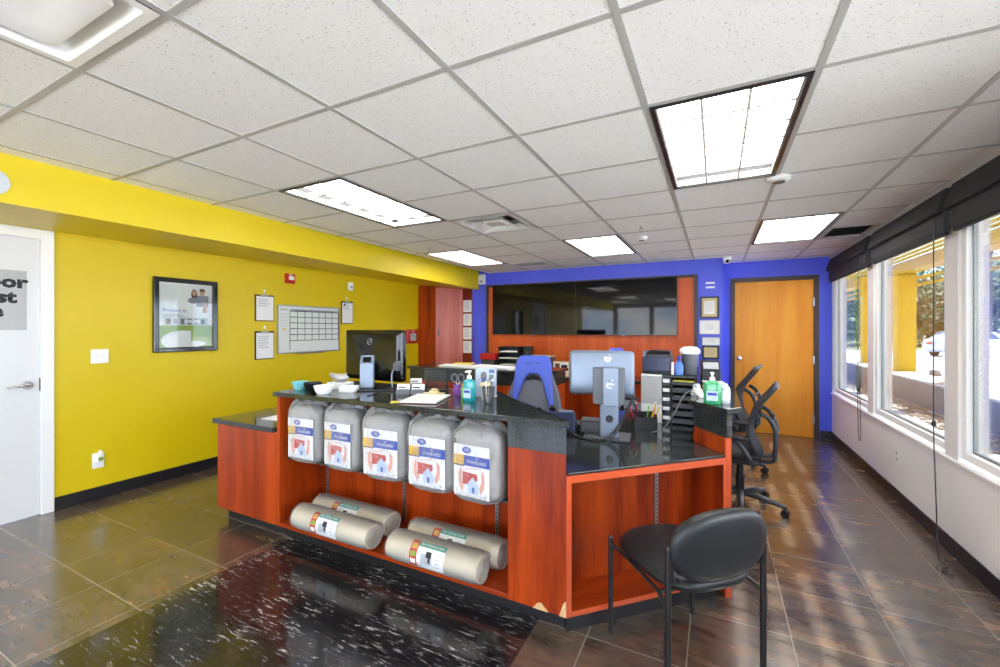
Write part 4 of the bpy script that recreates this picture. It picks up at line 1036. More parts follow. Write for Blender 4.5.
def pump_bottle(t, gel, sw):
    bm = BM(); loft(bm, [[(x*s, y*s, z) for x, y in sell(.034*sw, .024*sw, 3, 24)] for z, s in ((0, .92), (.004, 1), (.105, 1), (.12, .9), (.128, .5), (.134, .42))]); b = obj('bottle', bm, gel, t, smooth=True)
    bm = BM(); card(bm, -.022*sw, .022*sw, .02, .075, -.0245*sw, 0); card(bm, -.018*sw, .018*sw, .05, .066, -.0250*sw, 1); obj('label', bm, ['paleblue', 'blueink'], t, recalc=False)
    bm = BM(); cyl(bm, (0, 0, .132), (0, 0, .152), .015, .014, 16); cyl(bm, (0, 0, .152), (0, 0, .172), .005); box(bm, -.009, .009, -.035, .01, .172, .182); obj('pump', bm, 'white', t, smooth=True)
pump_bottle(t, 'gel', 1.15)
t = thing('acrylic_sign', 'clear acrylic stand with a printed flyer behind the gel bottle', 'sign holder', (-1.315, 2.39, CT), .35)
bm = BM(); box(bm, -.07, .07, -.03, .04, 0, .004); box(bm, -.07, .07, -.004, -.001, .004, .185); box(bm, -.07, .07, .003, .006, .004, .185); obj('stand', bm, 'shrink', t)
bm = BM(); card(bm, -.066, .066, .01, .18, .001, 0); quad(bm, [(.066,.002,.01),(-.066,.002,.01),(-.066,.002,.18),(.066,.002,.18)], 0)
blobz = [bm.verts.new((-.015+.02*math.cos(i), .0002, .13+.03*math.sin(i))) for i in (2*PI*k/16 for k in range(16))]; f = bm.faces.new(blobz); f.material_index = 1
card(bm, -.03, .0, .06, .12, .0001, 2); card(bm, .02, .055, .15, .172, .0001, 2); card(bm, .02, .05, .10, .14, .0001, 3)
obj('flyer', bm, ['paleblue', 'clipwood', 'blueink', 'greyplastic'], t, recalc=False)
t = thing('paper_coffee_cup', 'lidded beige cup standing between the flyer stand and the mesh pen cup', 'cup', (-1.25, 2.27, CT))
bm = BM(); lathe(bm, [(.027, 0), (.037, .085), (.001, .085)], seg=24); obj('cup', bm, 'papergrey', t, smooth=True)
bm = BM(); lathe(bm, [(.040, .085), (.040, .092), (.034, .105), (.001, .105)], seg=24); obj('lid', bm, 'papercream', t, smooth=True)
t = thing('mesh_pen_cup', 'black wire mesh pen cup standing in front of the flyer stand', 'pen cup', (-1.175, 2.165, CT))
bm = BM()
for k in range(20):
    q = 2*PI*k/20; tube(bm, [(.026*math.cos(q), .026*math.sin(q), .003), (.036*math.cos(q), .036*math.sin(q), .095)], .0013, 4)
for k in range(12):
    z = .006+.0075*k; r = .026+.010*z/.095; tube(bm, [(r*math.cos(q), r*math.sin(q), z) for q in (2*PI*i/20 for i in range(20))], .0012, 4, closed=True)
tube(bm, [(.036*math.cos(q), .036*math.sin(q), .096) for q in (2*PI*i/20 for i in range(20))], .003, 5, closed=True)
lathe(bm, [(.026, 0), (.026, .003), (.001, .003)], seg=20); obj('cup', bm, 'blackmetal', t)
def pen(x, y, z, dx, dy, ln, m, label):
    t = thing('pen', label, 'pen', (x, y, z), 0, 'pens on the desks'); d = Vector((dx, dy, 1)).normalized()
    bm = BM(); cyl(bm, (0, 0, 0), d*ln, .0042, .0042, 8); obj('barrel', bm, m, t, smooth=True)
    bm = BM(); cyl(bm, d*ln, d*(ln+.012), .0046, .003, 8); obj('cap', bm, 'white' if m != 'white' else 'black', t, smooth=True)
pen(-1.18, 2.165, CT+.006, -.12, .0, .125, 'white', 'white pen leaning left in the black mesh cup')
pen(-1.17, 2.160, CT+.006, .18, .05, .13, 'silver', 'silver pen leaning right in the black mesh cup')
pen(-1.173, 2.170, CT+.006, .05, .15, .12, 'black', 'black pen in the middle of the black mesh cup')
t = thing('scissors_holder', 'small purple desk cup with scissors left of the gel bottle', 'pen cup', (-1.50, 2.345, CT))
bm = BM(); lathe(bm, [(.028, 0), (.03, .07), (.026, .07), (.025, .006), (.001, .006)], seg=20); obj('cup', bm, 'purple', t, smooth=True)
t = thing('scissors', 'grey handled scissors standing in the purple cup', 'scissors', (-1.50, 2.345, CT+.008), .5)
bm = BM()
for s in (-1, 1): tube(bm, [(s*.022+.018*math.cos(q), 0, .105+.026*math.sin(q)) for q in (2*PI*i/16 for i in range(16))], .005, 6, closed=True)
obj('handles', bm, 'greyplastic', t, smooth=True)
bm = BM()
for s in (-1, 1): tube(bm, [(s*.012, 0, .082), (0, .002*s, .05), (-s*.006, .002*s, 0)], .0035, 6)
obj('blades', bm, 'alu', t)
t = thing('marker_holder', 'small green highlighter cup between scissors and gel bottle', 'pen cup', (-1.42, 2.30, CT))
bm = BM(); lathe(bm, [(.022, 0), (.024, .06), (.020, .06), (.02, .006), (.001, .006)], seg=18); obj('cup', bm, 'lime', t, smooth=True)
bm = BM(); cyl(bm, (0, 0, .006), (.01, 0, .095), .007, .007, 10); cyl(bm, (-.008, .004, .006), (-.012, 0, .085), .007, .007, 10); obj('markers', bm, 'yellowp', t, smooth=True)

# left monitor (seen from behind) and papers
def dell_badge(bm, x, z, y, r, mi):
    tube(bm, [(x+r*math.cos(q), y, z+r*math.sin(q)) for q in (2*PI*i/28 for i in range(28))], r*.11, 6, mi, closed=True)
    text(bm, 'DELL', r*.72, (x, y-.0008, z), mi)
t = thing('black_monitor', 'black flat monitor seen from behind at the left of the counter', 'monitor', (-2.63, 2.78, .77), -.05)
bm = BM(); loft(bm, [[(x*s, y, z_*sz+.46) for x, z_ in sell(.34, .215, 26, 56)] for y, s, sz in ((.03, .98, .98), (.026, 1, 1), (-.012, 1, 1), (-.035, .90, .86), (-.04, .86, .82))])
obj('back_cover', bm, 'blackgloss', t, smooth=True)
bm = BM(); quad(bm, [(.32,.0305,.27),(-.32,.0305,.27),(-.32,.0305,.65),(.32,.0305,.65)]); obj('screen', bm, 'screen', t, recalc=False)
bm = BM(); dell_badge(bm, -.01, .575, -.041, .026, 0); obj('badge', bm, 'chrome', t, recalc=False)
bm = BM(); tube(bm, [(0, -.04, .40), (0, -.085, .36), (0, -.075, .22), (0, -.01, .02)], [.04, .05, .045, .04], 14); obj('neck', bm, 'black', t, smooth=True)
bm = BM(); lathe(bm, [(.12, 0), (.12, .008), (.1, .018), (.04, .022), (.001, .022)], seg=28); obj('foot', bm, 'black', t, smooth=True)
t = thing('keyboard', 'black keyboard on the left desk behind the counter', 'keyboard', (-2.35, 3.1, .77), 3.3)
bm = BM(); box(bm, -.22, .22, -.07, .07, 0, .018); obj('body', bm, 'black', t, bevel=.004)
bm = BM()
for i in range(14):
    for j in range(5): box(bm, -.205+.0295*i, -.205+.0295*i+.025, -.058+.0235*j, -.058+.0235*j+.019, .018, .024)
obj('keys', bm, 'darkgrey', t)
t = thing('paper_sheet', 'white sheet lying on the low desk at the left end', 'paper sheet', (-2.95, 2.2, .7705), .1)
bm = BM(); box(bm, -.14, .20, -.13, .16, 0, .004); obj('sheet', bm, 'paper', t)

# ---------------------------------------------------------------- things on the rear counter and credenza
def sheetpile(x, y, rz, w, d, n, m, label, z=CT):
    t = thing('paper_pile', label, 'papers', (x, y, z), rz)
    bm = BM(); rnd = random.Random(int(x*100))
    for k in range(n): mbox(bm, Matrix.Translation((rnd.uniform(-.02, .02), rnd.uniform(-.02, .02), .003+.005*k)) @ Matrix.Rotation(rnd.uniform(-.12, .12), 4, 'Z'), w, d, .0048)
    obj('sheets', bm, m, t)
sheetpile(-2.72, 4.2, .1, .32, .24, 3, 'paper', 'white papers spread at the left end of the rear counter')
sheetpile(-2.25, 4.22, -.1, .60, .30, 3, 'paper', 'large white papers on the right part of the rear counter')
t = thing('yellow_folder', 'yellow folder lying on the rear counter papers', 'folder', (-2.70, 4.36, CT+.0165), .3)
bm = BM(); box(bm, -.12, .12, -.09, .09, 0, .008); obj('folder', bm, 'yellowpaper', t)
CZ = .7705
t = thing('red_storage_box', 'red lidded box with dark base on the cabinet beside the blue wall strip', 'box', (-3.22, 5.98, CZ), 0)
bm = BM(); box(bm, -.10, .13, -.10, .10, 0, .20); obj('body', bm, 'darkgrey', t, bevel=.006)
bm = BM(); box(bm, -.12, .15, -.11, .11, .20, .30); obj('lid', bm, 'red', t, bevel=.01)
t = thing('letter_tray', 'black stacked letter trays below the left screen', 'letter tray', (-2.87, 6.05, CZ))
for k in range(4):
    bm = BM(); z = .02+.10*k; box(bm, -.17, .17, -.13, .13, z, z+.006); box(bm, -.17, -.162, -.13, .13, z, z+.09); box(bm, .162, .17, -.13, .13, z, z+.09); box(bm, -.162, .162, .122, .13, z, z+.09); obj('tray', bm, 'black', t)
    bm = BM(); box(bm, -.15, .15, -.12, .11, z+.007, z+.02); obj('tray_papers', bm, 'paper', t)
bm = BM(); box(bm, -.17, .17, -.13, .13, 0, .018); obj('base', bm, 'black', t)
t = thing('black_speaker', 'small black desk speaker beside the letter trays', 'speaker', (-2.60, 6.1, CZ))
bm = BM(); box(bm, -.06, .06, -.07, .07, 0, .42); obj('cabinet', bm, 'black', t, bevel=.008)
bm = BM(); cyl(bm, (0, -.07, .3), (0, -.074, .3), .04, .036, 20); cyl(bm, (0, -.07, .14), (0, -.074, .14), .045, .04, 20); obj('cone', bm, 'darkgrey', t, smooth=True)
t = thing('cardboard_carton', 'flat tan carton on the cabinet behind the blue gaming chair', 'box', (-2.36, 6.05, CZ))
bm = BM(); box(bm, -.17, .17, -.12, .12, 0, .26); obj('body', bm, 'darkgrey', t, bevel=.003)
bm = BM(); box(bm, -.175, .175, -.125, .125, .26, .285); obj('lid', bm, 'papercream', t, bevel=.003)
t = thing('desk_calendar', 'small framed picture standing on the cabinet right of the gaming chair', 'picture', (-1.99, 5.86, CZ), .1)
bm = BM(); box(bm, -.12, .12, 0, .015, 0, .22); obj('frame', bm, 'papercream', t, bevel=.003)
bm = BM(); card(bm, -.105, .105, .015, .205, -.001, 0); card(bm, -.09, -.02, .09, .19, -.0016, 1); card(bm, .0, .09, .10, .17, -.0016, 2); card(bm, -.09, .09, .03, .06, -.0016, 3); obj('print', bm, ['paper', 'clipwood', 'ink', 'salmon'], t, recalc=False)
bm = BM(); mbox(bm, Matrix.Translation((0, .05, .085)) @ Matrix.Rotation(.4, 4, 'X'), .05, .004, .18); obj('strut', bm, 'papercream', t)

# ---------------------------------------------------------------- things on the corner desk
DT = .7705
t = thing('silver_monitor', 'silver monitor seen from behind on a stand with a small computer in it', 'monitor', (-.622, 2.71, DT), .13)
bm = BM(); loft(bm, [[(x*s-.035, y+.03, z_*sz+.40) for x, z_ in sell(.205, .143, 14, 44)] for y, s, sz in ((.028, .98, .98), (.024, 1, 1), (.0, 1, 1), (-.016, .95, .93), (-.02, .90, .87))]); obj('back_cover', bm, 'silver', t, smooth=True)
bm = BM(); quad(bm, [(.16,.059,.268),(-.23,.059,.268),(-.23,.059,.532),(.16,.059,.532)]); obj('screen', bm, 'screen', t, recalc=False)
bm = BM(); dell_badge(bm, .01, .497, .0085, .02, 0); obj('badge', bm, 'chrome', t, recalc=False)
bm = BM(); box(bm, -.03, .085, -.055, -.025, .01, .25); bmesh.ops.translate(bm, verts=bm.verts, vec=(-.005, 0, 0)); obj('stand_column', bm, 'silver', t, bevel=.006)
bm = BM(); cyl(bm, (.025, -.0552, .125), (.025, -.058, .125), .023, .023, 24); obj('cable_hole', bm, 'blackgloss', t, smooth=True)
bm = BM(); box(bm, -.075, .115, -.075, .0, .215, .44); obj('computer_holder', bm, 'greyplastic', t, bevel=.006)
bm = BM(); box(bm, -.012, .082, -.092, -.07, .205, .445); o = obj('holder_cover', bm, 'silver', t, bevel=.006)
bm = BM(); dell_badge(bm, .035, .345, -.0935, .024, 0); obj('holder_badge', bm, 'chrome', o, recalc=False)
bm = BM(); box(bm, -.13, .15, -.12, .10, 0, .012); obj('foot', bm, 'darkgrey', t, bevel=.005)
t = thing('desk_phone', 'black desk phone tilted up on the desk beside the blue gaming chair', 'telephone', (-.93, 2.78, DT), .2)
bm = BM(); sideprism(bm, [(-.11, 0), (.11, 0), (.11, .02), (-.08, .135), (-.11, .135)], -.09, .09); obj('body', bm, 'navy', t, bevel=.005)
bm = BM(); tube(bm, [(-.06, -.10, .15), (-.06, -.09, .162), (-.06, .04, .105), (-.06, .055, .08)], [.02, .017, .017, .02], 10); obj('handset', bm, 'black', t, smooth=True)
bm = BM(); mbox(bm, Matrix.Translation((.03, -.055, .128)) @ Matrix.Rotation(-.545, 4, 'X'), .09, .05, .012); obj('display', bm, 'silver', t)
t = thing('black_keyboard', 'black keyboard lying in front of the blue gaming chair', 'keyboard', (-.82, 2.98, DT), PI+.75)
bm = BM(); box(bm, -.20, .20, -.065, .065, 0, .018); obj('body', bm, 'black', t, bevel=.004)
bm = BM()
for i in range(13):
    for j in range(5): box(bm, -.19+.0295*i, -.19+.0295*i+.025, -.056+.0225*j, -.056+.0225*j+.018, .018, .024)
obj('keys', bm, 'darkgrey', t)
t = thing('desk_cable', 'tangle of black cables around the foot of the silver monitor', 'cable', (-.66, 2.62, DT))
bm = BM()
for k, pts in enumerate(([(-.30, .16, .05), (-.22, .06, .03), (-.1, -.02, .006), (.03, -.05, .006), (.10, .0, .05), (.17, .05, .17), (.21, .08, .27)],
    [(-.28, .12, .02), (-.15, .0, .006), (0, -.07, .006), (.09, -.05, .006), (.13, .02, .09), (.2, .08, .25)], [(-.1, .1, .03), (-.05, -.02, .012), (.06, -.04, .015), (.12, .02, .05), (.18, .09, .2)])):
    tube(bm, smooth_path(pts, 5), .006-.001*k, 7)
obj('wires', bm, 'black', t, smooth=True)
t = thing('black_adapter', 'small grey box with a black side beside the silver monitor stand', 'electronics', (-.735, 2.80, DT), .15)
bm = BM(); box(bm, -.07, .09, -.06, .06, 0, .085); obj('body', bm, 'darkgrey', t, bevel=.004)
bm = BM(); card(bm, -.06, .08, .01, .075, -.0605); obj('front', bm, 'greyplastic', t, recalc=False)
t = thing('pen_organiser', 'black desk organiser full of coloured pens beside the monitor', 'desk organiser', (-.44, 3.05, DT), .45)
bm = BM(); box(bm, -.075, .075, -.045, .045, 0, .006); box(bm, -.075, .075, -.045, -.040, .006, .085); box(bm, -.075, .075, .040, .045, .006, .11); box(bm, -.075, -.07, -.04, .04, .006, .1); box(bm, .07, .075, -.04, .04, .006, .1); box(bm, -.003, .003, -.04, .04, .006, .09); obj('tray', bm, 'black', t)
for k, (x, dx, dy, ln, m, word) in enumerate(((-.055, -.25, -.15, .15, 'pink', 'pink'), (-.04, -.1, .1, .16, 'red', 'red'), (-.02, -.3, .05, .19, 'black', 'black'), (.015, .1, 0, .15, 'lime', 'green'), (.03, .3, .0, .17, 'yellowp', 'yellow'), (.05, .15, .1, .16, 'orange', 'orange'), (.055, .35, -.1, .15, 'yellowp', 'thick yellow'))):
    c_, s_ = math.cos(.45), math.sin(.45)
    pen(-.44+x*c_, 3.05+x*s_, DT+.008, dx*c_, dx*s_+dy, ln, m, word+' pen sticking up from the black desk organiser')
t = thing('white_desktop_box', 'white box-shaped cabinet under the printer, left of the labelled drawers', 'box', (-.423, 3.41, DT), 0)
bm = BM(); box(bm, -.073, .073, -.13, .2, 0, .348); obj('body', bm, 'white', t, bevel=.004)
bm = BM(); box(bm, -.07, .07, -.134, -.13, .135, .34); obj('panel', bm, 'papergrey', t, bevel=.002)
t = thing('drawer_tower', 'narrow black drawer tower with white labels under the printer', 'drawers', (-.3195, 3.41, DT), 0)
bm = BM(); box(bm, -.0295, .0295, -.13, .2, 0, .35); obj('case', bm, 'black', t, bevel=.003)
for k in range(5):
    z = .012+.066*k; bm = BM(); box(bm, -.027, .027, -.14, -.13, z, z+.058); dr = obj('drawer', bm, 'blackgloss', t, bevel=.002)
    bm = BM(); box(bm, -.023, .023, -.142, -.14, z+.022, z+.046); obj('drawer_label', bm, 'paper', dr)
t = thing('letter_tray', 'tall stack of black letter trays under the printer, right of the labelled drawers', 'letter tray', (-.206, 3.41, DT), 0)
for k in range(6):
    bm = BM(); z = .01+.055*k; box(bm, -.08, .08, -.13, .2, z, z+.006); box(bm, -.08, -.075, -.12, .2, z, z+.05); box(bm, .075, .08, -.12, .2, z, z+.05); box(bm, -.075, .075, .195, .2, z, z+.05); box(bm, -.08, .08, -.135, -.13, z, z+.022); obj('tray', bm, 'black', t)
    bm = BM(); box(bm, -.07, .07, -.12, .18, z+.007, z+.03); obj('tray_papers', bm, 'darkgrey' if k != 5 else 'yellowpaper', t)
bm = BM(); box(bm, -.081, .081, -.13, .2, .335, .35); obj('top', bm, 'black', t)
PT = DT+.3505
t = thing('printer', 'navy and black office printer standing on the drawer tower', 'printer', (-.395, 3.46, PT), 0)
bm = BM(); box(bm, -.10, .10, -.15, .15, 0, .02, 0); box(bm, -.097, .097, -.145, .15, .02, .125, 1); obj('body', bm, ['black', 'navy'], t, bevel=.006)
bm = BM(); sideprism(bm, [(-.10, .125), (.15, .125), (.15, .165), (-.03, .165)], -.075, .085); obj('lid', bm, 'blackgloss', t, bevel=.004)
bm = BM(); box(bm, -.07, .08, -.11, -.02, .126, .14); obj('output_tray', bm, 'darkgrey', t)
bm = BM(); box(bm, -.097, -.08, -.12, .1, .125, .165); obj('side_panel', bm, 'silver', t)
t = thing('wipes_bottle', 'blue and white spray bottle right of the printer', 'bottle', (-.24, 3.33, PT))
bm = BM(); loft(bm, [[(x*s, y*s, z) for x, y in sell(.03, .022, 3, 20)] for z, s in ((0, .95), (.005, 1), (.07, 1), (.09, .6), (.10, .45))]); obj('bottle', bm, 'lightblue', t, smooth=True)
bm = BM(); cyl(bm, (0, 0, .1), (0, 0, .115), .013); sideprism(bm, [(-.035, .125), (.02, .115), (.022, .14), (-.035, .138)], -.011, .011); tube(bm, [(0, -.01, .118), (0, -.03, .105), (0, -.03, .09)], .004, 6); obj('trigger', bm, 'blueink', t)
bm = BM(); box(bm, -.05, -.033, -.02, .02, 0, .09); obj('refill', bm, 'white', t, bevel=.003)
t = thing('grey_canister', 'tall grey-green canister with a domed white lid beside the printer', 'canister', (-.172, 3.42, PT))
bm = BM(); lathe(bm, [(.052, 0), (.056, .005), (.056, .15), (.001, .15)], seg=26); obj('body', bm, 'greyplastic', t, smooth=True)
bm = BM(); lathe(bm, [(.066, .15), (.072, .165), (.066, .185), (.045, .20), (.001, .205)], seg=26); obj('lid', bm, 'white', t, smooth=True)
t = thing('sanitizer_bottle', 'pump bottle of green hand gel on the right end of the desk', 'bottle', (-.02, 2.76, CT))
pump_bottle(t, 'gelgreen', 1.35)
t = thing('lotion_bottle', 'clear pump-less bottle with a white label right of the green gel', 'bottle', (.045, 2.80, CT))
bm = BM(); lathe(bm, [(.026, 0), (.028, .004), (.028, .09), (.014, .105), (.014, .115), (.001, .115)], seg=20); obj('bottle', bm, 'skyprint', t, smooth=True)
bm = BM(); lathe(bm, [(.0285, .02), (.0288, .02), (.0288, .075), (.0285, .075)], seg=20); obj('label', bm, 'paper', t, smooth=True)
t = thing('tape_dispenser', 'white tape dispenser at the corner of the right end block', 'tape dispenser', (-.10, 3.0, CT), .5)
bm = BM(); sideprism(bm, [(-.05, 0), (.06, 0), (.06, .02), (.03, .055), (.0, .05), (-.02, .02), (-.05, .03)], -.022, .022); obj('body', bm, 'white', t, bevel=.004)
bm = BM(); cyl(bm, (-.012, .025, .05), (.012, .025, .05), .03, .03, 22); obj('tape_roll', bm, 'skyprint', t, smooth=True)
t = thing('charging_cable', 'thin white cable looping from the end block down to the desk', 'cable', (-.13, 2.9, .9))
bm = BM(); tube(bm, smooth_path([(.03, .05, .125), (-.02, .02, .16), (-.06, .0, .12), (-.10, -.01, .03), (-.17, -.0, -.08), (-.25, .03, -.125)], 6), .004, 7); obj('wire', bm, 'sockgrey', t, smooth=True)
t = thing('paper_stack', 'stack of loose papers on the right end block behind the green gel', 'papers', (-.01, 3.25, CT), .1)
bm = BM()
for k in range(9): mbox(bm, Matrix.Translation((.004*math.sin(k*2), .004*math.cos(k*3), .004+.0075*k)) @ Matrix.Rotation(.08*math.sin(k*5), 4, 'Z'), .13, .20, .007, (0, 1, 0, 2)[k % 4])
obj('sheets', bm, ['paper', 'papercream', 'yellowpaper'], t)
t = thing('card_machine', 'black payment machine on the right end block in front of the certificates', 'card reader', (-.04, 3.48, CT), .1)
bm = BM(); box(bm, -.06, .06, -.09, .09, 0, .13); sideprism(bm, [(-.09, .13), (.09, .13), (.09, .20), (-.02, .20)], -.06, .06); obj('body', bm, 'black', t, bevel=.006)
bm = BM(); mbox(bm, Matrix.Translation((0, -.057, .168)) @ Matrix.Rotation(-.78, 4, 'X'), .10, .004, .06); obj('display', bm, 'papergrey', t)
# ---------------------------------------------------------------- chairs
def guest_chair():
    t = thing('guest_chair', 'black armless guest chair with oval back in front of the angled desk', 'chair', (-.137, 2.072, 0), -2.377)
    hw, hd = .237, .205
    for sx in (-1, 1):
        bm = BM(); cyl(bm, (sx*hw, -hd, 0), (sx*hw, -hd, .452), .0115, .0115, 16); bmesh.ops.create_uvsphere(bm, u_segments=12, v_segments=6, radius=.0115, matrix=Matrix.Translation((sx*hw, -hd, .452))); obj('leg', bm, 'blackmetal', t, smooth=True)
        bm = BM(); cyl(bm, (sx*hw, hd, 0), (sx*hw, hd, .60), .0125, .0125, 16); bmesh.ops.create_uvsphere(bm, u_segments=12, v_segments=6, radius=.0125, matrix=Matrix.Translation((sx*hw, hd, .60))); obj('leg', bm, 'blackmetal', t, smooth=True)
        bm = BM(); tube(bm, [(sx*hw, -hd, .425), (sx*(hw-.02), -hd+.06, .412), (sx*(hw-.02), 0, .40), (sx*(hw-.02), hd-.08, .385), (sx*hw, hd, .36)], .009, 10); obj('side_rail', bm, 'blackmetal', t, smooth=True)
        bm = BM(); mbox(bm, Matrix.Translation((sx*(hw-.012), hd+.0, .52)), .012, .02, .10)
        for z in (.485, .515, .548): cyl(bm, (sx*(hw-.03), hd+.012, z), (sx*(hw-.03), hd+.03, z), .006, .006, 10)
        obj('back_bracket', bm, 'blackmetal', t)
    bm = BM(); tube(bm, [(-hw+.02, hd-.08, .385), (hw-.02, hd-.08, .385)], .009, 10); tube(bm, [(-hw+.02, -hd+.08, .405), (hw-.02, -hd+.08, .405)], .009, 10); obj('cross_rail', bm, 'blackmetal', t, smooth=True)
    seat = [(x*1.0, y-.015) for x, y in sell(.232, .245, 3.0, 48)]
    bm = BM(); cushion(bm, seat, .075, lambda x, y, z: (x, y, .442-.06*max(0, (y-.05))*.8+z-.02*(x/.23)**2*(1 if z > 0 else 0)))
    obj('seat', bm, 'leather', t, smooth=True)
    # oval back: outline in (x, z), bowed, leaning back a little
    bm = BM(); ov = [(x, z*(1.0 if z > 0 else .95)) for x, z in sell(.238, .150, 2.3, 56)]
    def fn(x, z, th):
        return (x, .236+th-.42*x*x+.10*(z+.14)-.02, .592+z)
    cushion(bm, ov, .07, fn); obj('backrest', bm, 'leather', t, smooth=True)
guest_chair()

def gaming_chair(label, loc, rz):
    t = thing('gaming_chair', label, 'chair', loc, rz, 'blue gaming chairs')
    out = [(-.155, .60), (-.20, .50), (-.245, .40), (-.255, .24), (-.235, .05), (-.19, 0), (.19, 0), (.235, .05), (.255, .24), (.245, .40), (.20, .50), (.155, .60), (.14, .68), (.11, .71), (-.11, .71), (-.14, .68)]
    rec = lambda x, z: .19+.18*z/.735-.30*x*x
    bm = BM()
    n = len(out); Z0 = .462
    rings = []
    for th, s in ((.05, .93), (.03, .995), (-.02, 1), (-.045, .95), (-.05, .86)):
        rings.append([(x*s, rec(x*s, z)+th, Z0+.36+(z-.36)*s) for x, z in out])
    loft(bm, rings); obj('backrest', bm, 'chairgrey', t, smooth=True, sub=1)
    # blue inverted-U pad
    U = [(-.195, .22), (-.185, .34), (-.168, .52), (-.158, .68), (-.14, .74), (-.11, .758), (.11, .758), (.14, .74), (.158, .68), (.168, .52), (.185, .34), (.195, .22),
         (.15, .22), (.142, .34), (.105, .47), (.07, .57), (.035, .602), (-.035, .602), (-.07, .57), (-.105, .47), (-.142, .34), (-.15, .22)]
    bm = BM(); fr = [bm.verts.new((x, rec(x, z)-.082, Z0+z)) for x, z in U]; bk = [bm.verts.new((x, rec(x, z)-.03, Z0+z)) for x, z in U]; nU_ = len(U)
    bm.faces.new(fr); bm.faces.new(bk[::-1])
    for k in range(nU_): bm.faces.new((fr[k], bk[k], bk[(k+1) % nU_], fr[(k+1) % nU_]))
    obj('bolster', bm, 'chairblue', t, smooth=True, bevel=.014, seg=3)
    bm = BM(); yb = rec(0, .69)-.088; text(bm, 'RACER', .036, (0, yb, Z0+.69), 0, sx=1.2); obj('lettering', bm, 'navy', t, recalc=False)
    bm = BM(); f = bm.faces.new([bm.verts.new((x, rec(x, .5)-.053, Z0+z)) for x, z in ((-.075, .54), (-.05, .58), (0, .60), (.05, .58), (.075, .54), (0, .555))]); obj('strap_opening', bm, 'plenum', t, recalc=False)
    bm = BM(); cushion(bm, sell(.25, .25, 4, 40), .11, lambda x, y, z: (x, y-.03, .47+z+.06*(abs(x)/.25)**3)); obj('seat', bm, 'chairgrey', t, smooth=True)
    for s in (-1, 1):
        bm = BM(); tube(bm, [(s*.27, .08, .42), (s*.31, .06, .45), (s*.31, .04, .66)], .018, 10); o = obj('armrest', bm, 'black', t, smooth=True)
        bm = BM(); cushion(bm, sell(.05, .14, 4, 28), .03, lambda x, y, z: (x+s*.31, y, .68+z)); obj('arm_pad', bm, 'black', o, smooth=True)
    bm = BM(); cyl(bm, (0, 0, .12), (0, 0, .41), .03, .03, 16); cyl(bm, (0, 0, .08), (0, 0, .25), .04, .04, 16); obj('gas_post', bm, 'black', t, smooth=True)
    star_base(t, 'black'); return t
def star_base(t, m, R=.31, turn=0):
    for k in range(5):
        q = 2*PI*k/5+turn; d = Vector((math.cos(q), math.sin(q), 0)); bm = BM()
        tube(bm, [d*.02+Vector((0, 0, .115)), d*.15+Vector((0, 0, .105)), d*R+Vector((0, 0, .075))], [.03, .024, .017], 8); o = obj('base_arm', bm, m, t, smooth=True)
        bm = BM(); n = Vector((-d.y, d.x, 0)); c = d*R+Vector((0, 0, .029))
        for s in (-1, 1): cyl(bm, c+n*s*.008, c+n*s*.026, .029, .029, 18)
        cyl(bm, c+Vector((0, 0, .02)), c+Vector((0, 0, .055)), .009); obj('caster', bm, 'black', o, smooth=True)
g = gaming_chair('blue and grey gaming chair facing the desk behind the front counter', (-1.36, 3.17, 0), .22)
dup(g, (-.80, 5.2, .0), 1.25, 'blue gaming chair whose headrest just shows above the silver monitor')

